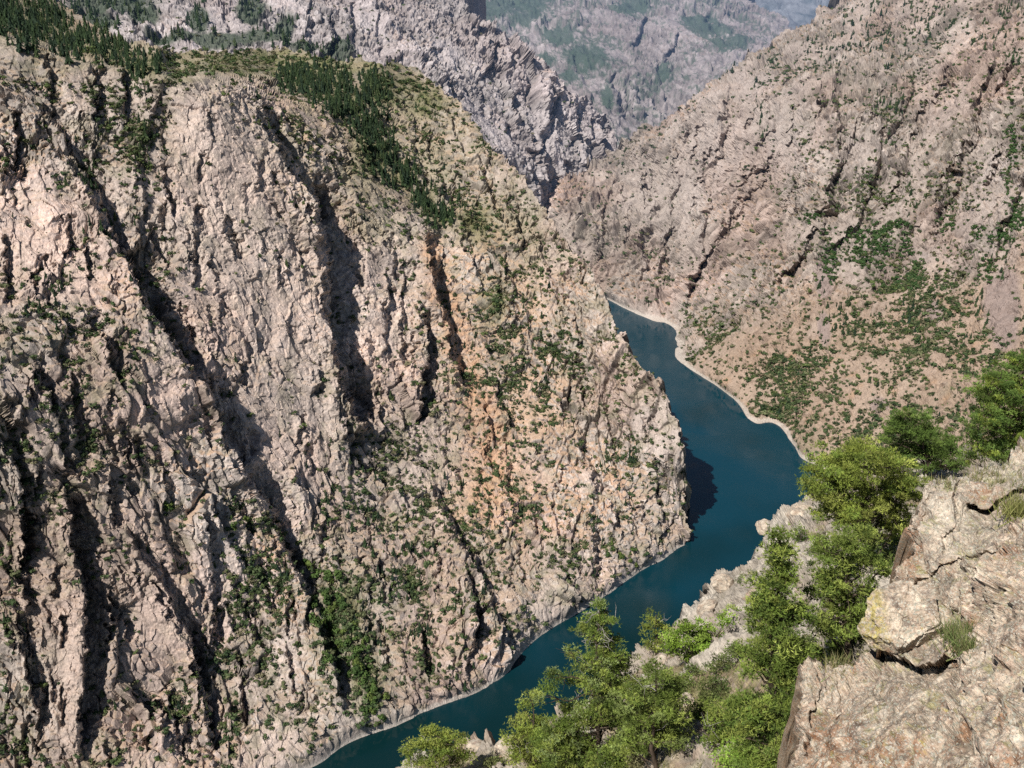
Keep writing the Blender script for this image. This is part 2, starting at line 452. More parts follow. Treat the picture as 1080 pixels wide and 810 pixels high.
g(20, 12, (97, 72), (99, 100), (97, 132))
g(18, 10, (47, 60), (50, 80), (51, 110))
g(26, 14, (35, 120), (63, 140), (74, 167), (100, 200), (118, 250), (130, 275))
g(20, 14, (8, 120), (15, 150), (10, 200))
g(14, 8, (168, 175), (172, 200), (176, 230))
g(14, 8, (199, 245), (200, 270), (201, 310))
g(22, 12, (14, 640), (20, 680), (38, 747), (36, 800))
g(16, 10, (0, 250), (6, 280), (2, 330))
g(14, 8, (690, 500), (694, 530), (697, 560))
g(12, 7, (540, 560), (546, 590), (548, 625)); g(12, 7, (575, 520), (584, 550), (588, 590))
g(14, 8, (505, 430), (516, 450), (522, 490)); g(12, 7, (500, 270), (504, 290), (508, 320)); g(14, 8, (530, 285), (538, 305), (542, 335))
g(12, 7, (270, 590), (276, 620), (284, 650)); g(12, 7, (160, 480), (168, 510), (176, 540)); g(12, 7, (120, 440), (124, 470), (130, 500))
g(14, 8, (58, 430), (60, 470), (66, 510)); g(14, 8, (105, 505), (112, 530), (118, 560)); g(12, 7, (300, 680), (306, 710), (310, 740))
g(14, 8, (395, 590), (400, 610), (402, 640)); g(12, 7, (575, 300), (590, 330), (600, 345)); g(12, 8, (640, 440), (644, 470), (648, 500))
g(14, 9, (440, 655), (446, 690), (450, 725)); g(12, 8, (250, 690), (254, 730), (256, 780)); g(12, 8, (175, 720), (180, 760), (184, 800))
for q_ in [((430, 150), (440, 175), (446, 200)), ((470, 120), (482, 150), (490, 175)), ((455, 180), (468, 205), (474, 235)), ((500, 170), (514, 200), (520, 230)), ((530, 210), (545, 235), (552, 265)), ((405, 250), (412, 275), (414, 300)), ((560, 250), (572, 275), (584, 295)), ((420, 105), (432, 125), (436, 145)), ((485, 235), (492, 260), (494, 280)), ((590, 310), (606, 340), (612, 370)), ((600, 380), (612, 410), (616, 440))]:
    g(16, 11, *q_)
RND = random.Random(3)
for k in range(420):                                   # small unnamed clefts all over the wall
    a = RND.uniform(-20, 715); b = RND.uniform(110, 800)
    ln = RND.uniform(14, 46); le = RND.uniform(-.1, .5)
    G.append((((a, b), (a + le * ln * .5 + RND.uniform(-2, 2), b + ln * .5), (a + le * ln, b + ln)), RND.uniform(7, 17), RND.uniform(3, 9)))
L_FLAT = [(60, 20, 90, 40), (250, 70, 110, 16), (340, 90, 50, 25), (400, 85, 60, 25), (180, 70, 50, 12)]
FOREST_L = [(0, 10, 40, 34), (40, 25, 40, 28), (80, 45, 30, 16), (115, 55, 25, 14), (150, 72, 22, 10), (5, -20, 60, 30), (-40, 20, 40, 30)]
STRIP = [(318, 84, 26, 16), (345, 92, 26, 20), (365, 112, 24, 24), (385, 140, 22, 24), (400, 168, 18, 18), (420, 188, 20, 14), (445, 212, 18, 14), (462, 232, 14, 12), (395, 95, 16, 22)]
GREENS = [(300, 72, 40, 12), (250, 72, 50, 10), (190, 82, 16, 12), (420, 95, 30, 20), (450, 110, 20, 20), (385, 170, 20, 20), (500, 240, 20, 20), (520, 320, 16, 22), (360, 660, 25, 50), (385, 720, 18, 40), (150, 145, 14, 14)]
def L_disp(P, u, v, N):
    slab = blob(u, v, L_SLABS)
    flat = np.clip(blob(u, v, L_FLAT) * 1.2, 0, 1)
    lean = .28 * (1 - sstep(350, 600, u)) + .05
    d, info = rock_disp(P, u, v, N, 13.0, lean, 6.2, slab, 11, flat)
    info['slab'] = slab; info['flat'] = flat
    return d * (.12 + .88 * damp_shore(P)), info
def L_col(P, u, v, N, d, info):
    c = rock_color(P, u, v, N, 13.0, info, 41, .60)
    c = blend(c, c * C(1.12, 1.05, 1.02) + C(.02, .02, .02), info['slab'] * .7)
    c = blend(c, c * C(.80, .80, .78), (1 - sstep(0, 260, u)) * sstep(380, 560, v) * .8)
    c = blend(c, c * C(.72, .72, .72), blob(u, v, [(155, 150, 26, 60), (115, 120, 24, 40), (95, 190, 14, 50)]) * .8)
    c = blend(c, C(.25, .225, .14), blob(u, v, [(310, 135, 22, 34), (335, 180, 16, 24), (370, 200, 20, 30)]) * sstep(-.3, .2, info['n2']) * .6)
    c = blend(c, C(.31, .275, .19), blob(u, v, [(460, 165, 50, 60), (430, 120, 40, 30), (540, 245, 40, 50), (390, 230, 30, 30)]) * (.35 + .4 * sstep(-.2, .2, info['n2'])))
    c = blend(c, SOIL_O * C(1.05, 1.05, 1.0), np.clip(blob(u, v, [(470, 330, 26, 60), (515, 300, 34, 60), (545, 330, 40, 40), (560, 420, 50, 60), (490, 400, 22, 40), (520, 520, 50, 50), (280, 570, 18, 25), (300, 640, 20, 20), (460, 265, 10, 25)]) * 1.2, 0, 1) * sstep(.3, .7, N[:, 2] + .4 * info['n2']) * .5)
    c = blend(c, C(.27, .25, .175), sstep(-.05, .35, fbm(P / 16, 5, 57, .65)) * (1 - .7 * info['slab']) * .55); c = c * C(1.09, 1.075, 1.045); c = c * (1 + .12 * blob(u, v, [(238, 190, 55, 95), (60, 260, 60, 60)]))[:, None]
    c = blend(c, GRASSY, np.clip(blob(u, v, FOREST_L + STRIP) * 1.2, 0, 1) * .85)
    c = blend(c, C(.17, .175, .08), np.clip(blob(u, v, GREENS + [(290, 66, 160, 16)]) * 1.2, 0, 1) * (.55 + .4 * sstep(-.2, .2, fbm(P / 20, 3, 55))))
    dS, sS, pS = polydist(u, v, [(448, 258), (466, 310), (484, 360), (498, 400), (512, 440), (520, 500)])
    stw = np.exp(-(dS / (9 + 16 * pS)) ** 2) * sstep(-.35, .15, fbm(P / 12, 4, 58, .65))
    c = blend(c, C(.56, .33, .20), stw * .75)
    return ring(P, c)
LT = [(30, 110, ((222, 80), (262, 106), (298, 163), (328, 215), (338, 290), (346, 372), (380, 445))), (24, 120, ((45, 150), (75, 175), (108, 238), (134, 278), (164, 342), (200, 398))),
    (18, 80, ((200, 398), (222, 436), (252, 495), (294, 566), (328, 645))), (16, 60, ((420, 225), (447, 256), (468, 343), (482, 395))), (9, 60, ((60, 505), (79, 595), (87, 690), (82, 800))), (9, 50, ((120, 545), (168, 617), (200, 680), (222, 800))),
    (13, 60, ((445, 500), (482, 576), (504, 600), (526, 668))), (12, 45, ((490, 600), (498, 670), (486, 732))), (16, 70, ((560, 170), (600, 245), (640, 310), (690, 400))), (12, 60, ((600, 440), (622, 500), (628, 600), (620, 640))),
    (14, 60, ((500, 255), (540, 300), (560, 360))), (12, 50, ((330, 640), (348, 700), (364, 757))), (7, 60, ((90, 60), (98, 120), (104, 200))), (6, 50, ((-20, 400), (16, 500), (24, 600), (40, 760))), (12, 40, ((170, 80), (150, 170), (146, 260)))]
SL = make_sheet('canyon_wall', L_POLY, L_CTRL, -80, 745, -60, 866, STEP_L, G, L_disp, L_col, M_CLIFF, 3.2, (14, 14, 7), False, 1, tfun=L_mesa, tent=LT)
tag(SL.obj, 'steep tan and pink fluted canyon wall dropping to the lake, filling the left of the view', 'cliff', kind='structure')

# ---- mountain behind the mesa
B_POLY = [(40, -70), (500, -70), (488, -10), (492, 8), (507, 18), (520, 30), (547, 40), (556, 56), (570, 63), (582, 80), (595, 92), (615, 104), (634, 120), (648, 140), (650, 160), (640, 175), (640, 240), (610, 300), (560, 260), (480, 160), (440, 110), (400, 110), (100, 90), (40, 60)]
B_CTRL = [(40, -70, 1900), (40, 60, 1450), (100, 45, 1480), (100, 0, 1620), (250, 60, 1500), (250, 0, 1680), (250, -70, 2000), (400, 100, 1540), (400, 50, 1680), (400, 0, 1830), (450, 100, 1600), (450, -70, 2100), (500, 0, 1980), (520, 170, 1620), (560, 60, 1920), (560, 220, 1700), (600, 100, 1930), (600, 170, 1830), (640, 140, 1970), (640, 170, 1920), (620, 270, 1800), (530, 110, 1780), (480, 40, 1850)]
GB = []
for W, D, pts in [(16, 30, ((345, 20), (348, 45), (344, 66))), (10, 20, ((367, 5), (368, 30), (369, 52))), (14, 26, ((455, 50), (462, 70), (470, 84), (478, 102))), (12, 26, ((518, 48), (517, 62), (513, 78))), (12, 24, ((546, 42), (550, 52), (553, 66))), (14, 26, ((527, 130), (538, 150), (550, 174))), (12, 20, ((552, 166), (562, 176), (572, 184))), (12, 24, ((584, 98), (576, 122), (566, 150), (560, 165))), (12, 22, ((488, 5), (496, 20), (502, 42))), (10, 18, ((540, 95), (541, 120), (545, 140))), (10, 16, ((140, 10), (142, 30), (146, 45))), (12, 18, ((325, 0), (324, 20), (330, 40))), (10, 16, ((230, 0), (236, 20), (240, 40))), (10, 18, ((602, 110), (606, 130), (598, 160))), (10, 16, ((430, 30), (440, 60), (446, 80))), (9, 14, ((505, 90), (507, 110), (510, 130))), (9, 14, ((625, 120), (622, 140), (615, 160))), (9, 14, ((395, 10), (398, 40), (402, 64)))]:
    GB.append((pts, W, D))
def B_disp(P, u, v, N):
    flat = np.zeros(len(u))
    d, info = rock_disp(P, u, v, N, 18.0, -.02, 10.5, None, 23, flat)
    return d, info
def B_col(P, u, v, N, d, info):
    c = rock_color(P, u, v, N, 18.0, info, 61, .80)
    c = blend(c, c.mean(1)[:, None] * C(1.04, .97, 1.02), np.full(len(c), .5)) * 1.0  # lilac haze tint mixed into the rock colour
    gm = blob(u, v, [(120, 5, 50, 20), (90, 30, 40, 12), (180, 46, 30, 8), (230, 44, 40, 8), (280, 38, 25, 10), (150, 20, 20, 12), (265, 10, 18, 16), (210, 25, 12, 16), (300, 30, 12, 14), (355, 60, 20, 12), (320, 55, 20, 10)])
    n = info['n2']
    return blend(c, C(.055, .085, .05), sstep(.25, .6, gm + .35 * n) * .85)
SB = make_sheet('mountain', B_POLY, B_CTRL, 40, 665, -70, 310, 1.0, GB, B_disp, B_col, M_FAR, 3.0, (30, 28, 7), False, 2)
tag(SB.obj, 'grey violet mountain with sheer buttresses rising behind the wooded mesa', 'mountain', kind='structure')

# ---- right wall
R_POLY = [(900, -70), (884, 0), (858, 22), (828, 33), (806, 56), (784, 63), (769, 78), (754, 89), (735, 100), (713, 118), (680, 138), (662, 150), (640, 166), (614, 181), (580, 192), (560, 215), (560, 300), (610, 322), (636, 328), (655, 338), (680, 352), (690, 378), (705, 396), (728, 408), (766, 434), (782, 456), (796, 466), (825, 482), (838, 498), (860, 508), (900, 540), (960, 600), (1160, 640), (1160, -70)]
R_CTRL = [(560, 210, 1800), (560, 300, 1650), (620, 240, 1650), (580, 200, 1760), (640, 168, 1850), (680, 140, 1800), (713, 118, 1810), (754, 89, 1820), (806, 56, 1860), (884, 0, 1920), (884, -70, 2100), (700, 250, 1565), (700, 300, 1500), (760, 200, 1560), (760, 120, 1690), (760, 270, 1440), (800, 300, 1310), (800, 400, 1130), (850, 200, 1400), (850, 100, 1570), (850, 300, 1255), (900, 420, 1015), (900, 480, 938), (950, 300, 1180), (950, 150, 1400), (960, 30, 1640), (1080, 450, 830), (1080, 300, 1050), (1080, 150, 1280), (1080, 0, 1530), (1000, 480, 850), (1080, 560, 720), (1160, 0, 1440), (1160, 300, 990), (1160, 500, 750), (980, -60, 1800), (1160, -60, 1600), (1160, 640, 640)] + shore_ctrl(SHORE_R, .992)
GRt = [(((a, b), (a - dx * .5 + 2, b + h * .5), (a - dx, b + h)), 12, 12) for a, b, dx, h in [(610, 205, -4, 40), (632, 230, -2, 50), (662, 220, 4, 44), (690, 170, 6, 36), (702, 240, 10, 50), (716, 150, 8, 40), (738, 130, 8, 46), (770, 130, 14, 44), (786, 220, 18, 40), (812, 160, 16, 50), (840, 110, 12, 46), (846, 180, 18, 44), (868, 90, 8, 40), (905, 130, 16, 46), (930, 90, 16, 50), (950, 180, 22, 44), (975, 110, 18, 50), (1000, 70, 16, 46), (1012, 190, 22, 44), (1040, 110, 20, 50), (1065, 60, 16, 50), (800, 105, 10, 36)]]
for W, D, pts in [(12, 18, ((752, 258), (742, 278), (730, 300), (724, 312))), (10, 14, ((752, 170), (744, 190), (738, 200))), (10, 14, ((792, 175), (786, 190), (778, 202))), (10, 14, ((748, 155), (746, 170), (742, 180))), (8, 12, ((885, 128), (884, 145), (886, 162))), (8, 12, ((920, 70), (921, 82), (920, 92))), (9, 12, ((882, 205), (870, 220), (860, 240))), (9, 12, ((735, 210), (733, 225), (730, 240))), (9, 12, ((681, 185), (680, 205), (678, 225))), (9, 12, ((628, 200), (634, 220), (640, 262))), (9, 11, ((880, 190), (884, 200), (882, 212))), (10, 12, ((1020, 150), (1000, 180), (985, 210))), (8, 10, ((805, 90), (812, 115), (818, 135))), (12, 14, ((1055, 150), (1045, 180), (1040, 205))), (8, 10, ((775, 225), (768, 245), (766, 260))), (8, 10, ((655, 190), (656, 215), (660, 240))), (8, 10, ((735, 110), (728, 135), (724, 150)))]:
    GRt.append((pts, W, D))
for k in range(130):
    a = RND.uniform(600, 1080); b = RND.uniform(60, 330)
    ln = RND.uniform(14, 44); le = RND.uniform(-.9, -.1)
    GRt.append((((a, b), (a + le * ln * .5 + RND.uniform(-2, 2), b + ln * .5), (a + le * ln, b + ln)), RND.uniform(5, 11), RND.uniform(2, 6)))
R_SLAB = [(760, 150, 40, 50), (830, 150, 40, 40), (790, 100, 25, 25), (910, 165, 22, 22), (1048, 175, 18, 35), (690, 210, 40, 40), (985, 275, 22, 14), (1060, 300, 22, 40), (730, 210, 30, 40)]
def R_disp(P, u, v, N):
    soft = sstep(225, 430, v + (u - 840) * .22) * sstep(650, 780, u) * .56
    flat = np.clip(soft, 0, 1)
    d, info = rock_disp(P, u, v, N, 17.0, -.22, 13.0, blob(u, v, R_SLAB) * .7, 37, flat, 2.4, 4.0)
    info['soft'] = soft; info['slab'] = blob(u, v, R_SLAB)
    return d * (.12 + .88 * damp_shore(P)), info
def R_col(P, u, v, N, d, info):
    c = rock_color(P, u, v, N, 19.0, info, 81, .80) * C(.87, .85, .815)
    c = c * .93; c = blend(c, ROCK_L * .8, info['slab'] * .4)
    n = info['n2']; n1 = info['n1']
    c = blend(c, SOIL * C(.95, .93, .90), sstep(.2, .7, info['soft'] * 1.6 + .3 * n) * .75)
    c = blend(c, C(.46, .29, .18), sstep(.15, .5, fbm(P / 25, 4, 59)) * info['soft'] * 1.1)
    c = blend(c, C(.30, .235, .215), sstep(.4, .7, blob(u, v, [(872, 300, 12, 26), (1060, 330, 26, 60), (985, 330, 14, 20), (870, 350, 10, 20), (930, 430, 14, 10)]) + .25 * n) * .8)
    c = blend(c, C(.19, .175, .10), sstep(.15, .6, -n1 + .5 * n) * info['soft'] * 1.0)
    return ring(P, c, 5.0)
RT = [(34, 50, ((765, 85), (755, 170), (742, 260), (726, 318))), (31, 42, ((684, 150), (682, 210), (676, 280))), (39, 60, ((890, 70), (884, 160), (862, 240), (835, 290))), (29, 42, ((822, 50), (815, 130), (790, 200), (760, 260))), (32, 55, ((960, 60), (940, 130), (925, 200), (893, 250))), (34, 60, ((1045, 60), (1020, 150), (985, 230))), (24, 36, ((640, 180), (634, 220), (640, 280))), (26, 36, ((725, 115), (718, 180), (705, 240))), (20, 30, ((600, 200), (604, 240), (612, 290))), (23, 34, ((855, 40), (850, 90), (848, 140))), (31, 50, ((1090, 120), (1078, 200), (1050, 260))), (18, 30, ((790, 140), (775, 190), (765, 220)))]
SR = make_sheet('valley_side', R_POLY, R_CTRL, 560, 1160, -70, 640, 0.9, GRt, R_disp, R_col, M_CLIFF, 4.5, (25, 22, 7), False, 3, tent=RT)
tag(SR.obj, 'dusty pink slope dotted with brush across the lake on the right', 'hillside', kind='structure')

# ---- distant hills
D_POLY = [(440, -70), (790, -70), (792, 0), (806, 14), (822, 18), (834, 28), (860, 60), (800, 130), (700, 190), (600, 190), (540, 120), (470, 40)]
D_CTRL = [(440, -70, 4200), (500, 0, 3300), (560, 60, 2900), (640, 120, 2500), (640, 180, 2350), (700, 100, 2700), (700, 0, 3500), (780, 0, 3700), (830, 40, 3400), (760, 70, 2900), (600, -70, 4400), (790, -70, 4600), (700, 180, 2350), (800, 120, 2600), (600, 40, 3000), (540, 120, 2500), (700, 50, 3050)]
GD = [(((680, 20), (672, 36), (664, 52)), 14, 60), (((715, 40), (704, 56), (700, 70)), 12, 50), (((640, 80), (650, 110), (655, 130)), 14, 50), (((705, 130), (703, 150), (700, 165)), 10, 40), (((600, 62), (610, 80), (618, 98)), 12, 40), (((740, 20), (752, 40), (772, 60)), 18, 60), (((688, 60), (690, 80), (696, 96)), 10, 36)]
def D_disp(P, u, v, N):
    return rock_disp(P, u, v, N, 26.0, .6, 17.0, None, 51, np.full(len(u), .1))
def D_col(P, u, v, N, d, info):
    c = rock_color(P, u, v, N, 36.0, info, 91, .9)
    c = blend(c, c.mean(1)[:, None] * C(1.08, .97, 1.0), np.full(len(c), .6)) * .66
    st = fbm(np.stack([(P[:, 0] + 1.3 * P[:, 2]) / 40, (P[:, 2] - .6 * P[:, 0]) / 220, P[:, 1] / 300], 1), 3, 6)
    gm = blob(u, v, [(545, 5, 50, 20), (520, 15, 25, 14), (575, 70, 14, 10), (600, 85, 12, 8), (640, 105, 8, 20), (665, 8, 24, 12), (745, 35, 30, 12), (770, 50, 26, 12), (560, 22, 30, 12), (700, 80, 12, 14), (620, 60, 30, 20), (735, 25, 26, 8), (590, 40, 25, 14)])
    fine = fbm(P / 14, 4, 77, .7)
    c = c * (1 + .5 * fbm(P / 20, 4, 78, .7))[:, None]
    return blend(blend(c, C(.05, .085, .06), sstep(.35, .6, gm * .9 + .4 * st + .55 * fine) * .85), C(.07, .10, .07), sstep(.06, .2, fbm(P / 16, 4, 8, .7) + .5 * fbm(P / 120, 2, 9)) * .75)
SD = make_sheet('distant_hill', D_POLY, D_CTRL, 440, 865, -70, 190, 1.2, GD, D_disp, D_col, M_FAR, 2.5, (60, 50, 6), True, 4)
tag(SD.obj, 'hazy blue grey slope with green gullies at the head of the canyon', 'hill', kind='structure')
E_POLY = [(740, -70), (960, -70), (960, 60), (740, 60)]
E_CTRL = [(740, -60, 9500), (740, 60, 5200), (960, -60, 9500), (960, 60, 5400), (830, 0, 6800), (850, 30, 6000)]
def E_disp(P, u, v, N):
    return rock_disp(P, u, v, N, 70.0, .3, 26.0, None, 71, None)
def E_col(P, u, v, N, d, info):
    c = rock_color(P, u, v, N, 70.0, info, 95, .9); c = c.mean(1)[:, None] * C(.95, 1.0, 1.1)  # blue aerial haze tinted into the albedo
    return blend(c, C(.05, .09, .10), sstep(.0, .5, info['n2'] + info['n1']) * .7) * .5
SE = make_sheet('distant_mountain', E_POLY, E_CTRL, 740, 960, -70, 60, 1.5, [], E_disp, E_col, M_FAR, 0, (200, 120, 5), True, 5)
tag(SE.obj, 'farthest blue mountain seen through the notch at the top', 'mountain', kind='structure')

# ---- base ground and lake
def quad(name, x0, x1, y0, y1, z, mat):
    me = mesh_np(name, [(x0, y0, z), (x1, y0, z), (x1, y1, z), (x0, y1, z)], [(0, 1, 2, 3)], 4, False)
    return link(name, me, mat)
mg, nt, b = mat_base('earth'); b.inputs['Base Color'].default_value = (.20, .17, .13, 1)
gr = quad('ground', -15000, 15000, -200, 30000, -40, mg); tag(gr, 'dry brown country running on to the horizon', 'ground', kind='structure')
mw = bpy.data.materials.new('lake_water'); mw.use_nodes = True
nt = mw.node_tree; b = nt.nodes['Principled BSDF']; N_ = nt.nodes; L_ = nt.links
geo = N_.new('ShaderNodeNewGeometry')
nz = N_.new('ShaderNodeTexNoise'); nz.inputs['Scale'].default_value = .006; nz.inputs['Detail'].default_value = 3
L_.new(geo.outputs['Position'], nz.inputs['Vector'])
cr = N_.new('ShaderNodeValToRGB'); cr.color_ramp.elements[0].position = .35; cr.color_ramp.elements[1].position = .65
cr.color_ramp.elements[0].color = (.003, .022, .025, 1); cr.color_ramp.elements[1].color = (.004, .042, .064, 1)
sx = N_.new('ShaderNodeSeparateXYZ'); L_.new(geo.outputs['Position'], sx.inputs[0])
mrw = N_.new('ShaderNodeMapRange'); mrw.inputs['From Min'].default_value = 480; mrw.inputs['From Max'].default_value = 1000; mrw.inputs['To Min'].default_value = -.2; mrw.inputs['To Max'].default_value = .25  # near end darker and greener: wall reflection and shade put into the colour
L_.new(sx.outputs['Y'], mrw.inputs['Value'])
adw = N_.new('ShaderNodeMath'); L_.new(nz.outputs['Fac'], adw.inputs[0]); L_.new(mrw.outputs[0], adw.inputs[1])
L_.new(adw.outputs[0], cr.inputs[0]); L_.new(cr.outputs[0], b.inputs['Base Color'])
rn = N_.new('ShaderNodeTexNoise'); rn.inputs['Scale'].default_value = .012; rn.inputs['Detail'].default_value = 5; rn.inputs['Distortion'].default_value = 1.2; L_.new(geo.outputs['Position'], rn.inputs['Vector'])
rm_ = N_.new('ShaderNodeMapRange'); rm_.inputs['From Min'].default_value = .42; rm_.inputs['From Max'].default_value = .6; rm_.inputs['To Min'].default_value = .04; rm_.inputs['To Max'].default_value = .28; L_.new(rn.outputs['Fac'], rm_.inputs['Value']); L_.new(rm_.outputs[0], b.inputs['Roughness']); b.inputs['IOR'].default_value = 1.33
wn = N_.new('ShaderNodeTexNoise'); wn.inputs['Scale'].default_value = .55; wn.inputs['Detail'].default_value = 4
L_.new(geo.outputs['Position'], wn.inputs['Vector'])
bp = N_.new('ShaderNodeBump'); bp.inputs['Strength'].default_value = .22; bp.inputs['Distance'].default_value = .2
L_.new(wn.outputs['Fac'], bp.inputs['Height']); L_.new(bp.outputs[0], b.inputs['Normal'])
wt = quad('lake_water', -600, 900, 250, 2300, 0, mw); tag(wt, 'deep teal blue reservoir winding between the canyon walls', 'lake', kind='structure')
#==PART3==

# ------------------------------------------------------------------ near ground
N_POLY = [(395, 900), (398, 830), (430, 802), (484, 784), (507, 780), (540, 790), (580, 775), (600, 752), (640, 728), (655, 712), (673, 702), (695, 676), (714, 652), (724, 636), (740, 626), (754, 612), (758, 602), (776, 600), (791, 590), (803, 572), (815, 550), (836, 532), (858, 514), (872, 503), (930, 490), (1000, 484), (1040, 466), (1160, 430), (1160, 900)]
N_CTRL = [(400, 830, 50), (430, 900, 34), (500, 784, 50), (560, 792, 45), (600, 760, 48), (640, 735, 51), (655, 713, 56), (714, 654, 62), (758, 604, 67), (791, 592, 66), (817, 548, 70), (836, 533, 73), (858, 514, 75), (900, 500, 72), (1000, 488, 66), (1060, 470, 62), (600, 840, 38), (700, 810, 33), (700, 880, 27), (840, 810, 25), (760, 760, 36), (740, 700, 45), (680, 740, 42), (860, 640, 36), (900, 600, 42), (930, 560, 46), (980, 540, 46), (1080, 520, 46), (1160, 450, 62), (1160, 600, 30), (840, 700, 34), (800, 640, 48), (850, 570, 55), (1160, 900, 17), (950, 900, 18)]
def N_disp(P, u, v, N):
    w = fbm(P / 3.0, 3, 7)[:, None] * 1.0
    v1, c1, r1 = voro((P + w * 1.2) / C(3.2, 3.6, 5.0), 3, 1.3)
    v2, c2, r2 = voro((P + w) / C(1.1, 1.3, 1.7), 4, 1.3)
    v3, c3, r3 = voro(P / C(.42, .45, .6), 5, 1.3)
    f = fbm(P / .5, 3, 8); m = fbm(P / 9, 3, 9)
    crest = sstep(45, 60, P[:, 1])
    rk = sstep(-.25, .15, m + .6 * crest + .3 * v1)
    d = rk * (1.2 * soft(v1, c1, .4)) + (.2 + .8 * rk) * (.55 * soft(v2, c2, .28) - .08 * np.exp(-c2 / .1) + .20 * soft(v3, c3, .15) + .12 * f)
    d = d * np.clip(P[:, 1] / 45, .35, 1)
    return d, dict(r1=r1, r2=r2, r3=r3, c1=c1, c2=c2, rk=rk)
def N_col(P, u, v, N, d, info):
    n1 = fbm(P / 4.0, 4, 21); n2 = fbm(P / 1.0, 4, 22)
    c = blend(C(.40, .345, .285), C(.57, .51, .43), sstep(-.2, .4, n1 + .5 * n2)); c = blend(c, C(.24, .22, .17), sstep(.05, .5, -n2) * .7)
    c = blend(c, C(.45, .29, .19), sstep(.1, .5, -n1 + .3 * (info['r2'] - .5)) * .5)
    so = (1 - info['rk']) * sstep(.35, .6, N[:, 2])
    c = blend(c, blend(C(.33, .25, .16), C(.38, .33, .17), sstep(-.2, .3, n2)), so)
    return c * (1 - .35 * np.exp(-info['c2'] / .06))[:, None]  # cracks between stones darkened in colour, as occlusion shade
SN = make_sheet('slope', N_POLY, N_CTRL, 390, 1160, 420, 900, 0.8, [], N_disp, N_col, M_SLOPE, 2.5, (.8, .9, 14), False, 6)
tag(SN.obj, 'broken pale rock and dry ground falling away below the overlook', 'slope', kind='structure')

O_POLY = [(826, 900), (832, 806), (836, 777), (841, 728), (847, 710), (862, 699), (880, 706), (902, 709), (921, 697), (938, 686), (944, 660), (940, 636), (936, 614), (947, 602), (962, 590), (966, 569), (971, 532), (976, 512), (984, 503), (1013, 499), (1029, 494), (1062, 488), (1066, 477), (1080, 465), (1160, 420), (1160, 900)]
O_CTRL = [(1064, 478, 17), (1160, 440, 17.5), (1029, 495, 15.8), (984, 504, 15.2), (1010, 515, 14.6), (972, 540, 14.7), (965, 569, 14.4), (950, 600, 14.0), (917, 612, 14.6), (935, 640, 13.6), (960, 655, 13.0), (922, 695, 12.6), (902, 710, 12.6), (865, 699, 13.4), (847, 710, 13.4), (841, 728, 12.8), (836, 777, 11.7), (828, 880, 9.8), (1080, 880, 6.6), (1080, 700, 9.0), (1000, 705, 10.8), (1080, 600, 11.2), (1010, 620, 12.4), (1040, 545, 14.2), (1080, 520, 14.2), (1160, 700, 8.0), (1160, 880, 6), (950, 760, 9.9), (1160, 560, 11.5), (900, 760, 10.8), (990, 580, 13.6), (1030, 660, 11.4)]
GO = []
def go(W, D, *pts): GO.append((pts, W, D, 1))
go(12, .55, (1092, 508), (1060, 519), (1040, 530), (1024, 527))
go(10, .2, (1012, 500), (1004, 520), (1008, 548), (998, 572), (996, 590))
go(16, .16, (1100, 575), (1050, 580), (1012, 588), (985, 604), (955, 628))
go(26, .8, (1012, 690), (985, 699), (955, 696), (935, 690), (918, 668))
go(10, .10, (1100, 700), (1060, 690), (1030, 668), (1012, 640))
go(14, .28, (860, 700), (862, 730), (848, 760), (850, 800))
go(12, .10, (1100, 628), (1060, 622), (1030, 600), (1016, 590))
go(9, .12, (985, 505), (980, 530), (976, 560), (972, 590))
go(10, .16, (1070, 545), (1062, 570), (1056, 590))
go(8, .07, (1010, 730), (960, 745), (920, 775), (890, 810))
go(8, .06, (1090, 760), (1040, 780), (1000, 812))
go(10, .12, (940, 700), (925, 730), (900, 760)); go(10, .14, (885, 718), (880, 750), (870, 790))
go(8, .12, (1040, 545), (1030, 560), (1028, 580))
def rotc(P, a=0.7, b=.5):
    x, y, z = P[:, 0], P[:, 1], P[:, 2]
    x2 = x * math.cos(a) - z * math.sin(a); z2 = x * math.sin(a) + z * math.cos(a)
    return np.stack([x2, y * math.cos(b) + z2 * math.sin(b), -y * math.sin(b) + z2 * math.cos(b)], 1)
def O_disp(P, u, v, N):
    w = fbm(P / .6, 3, 7)[:, None]
    Q = rotc(P + w * .16)
    v1, c1, r1 = voro(Q / C(1.7, 1.1, 1.0), 13, 1.4)
    v2, c2, r2 = voro(Q / C(.50, .34, .30), 14, 1.4)
    v3, c3, r3 = voro(Q / C(.14, .10, .09), 15, 1.4)
    f = fbm(P / .12, 4, 8); m = fbm(P / 1.6, 3, 9)
    rg = .35 + .9 * sstep(-.2, .35, m)
    d = .20 * soft(v1, c1, .35) - .05 * np.exp(-c1 / .05) + rg * (.13 * soft(v2, c2, .14) - .022 * np.exp(-c2 / .06)) + rg * .045 * soft(v3, c3, .14) + .022 * f + .14 * m
    return d, dict(r1=r1, r2=r2, r3=r3, c1=c1, c2=c2, m=m)
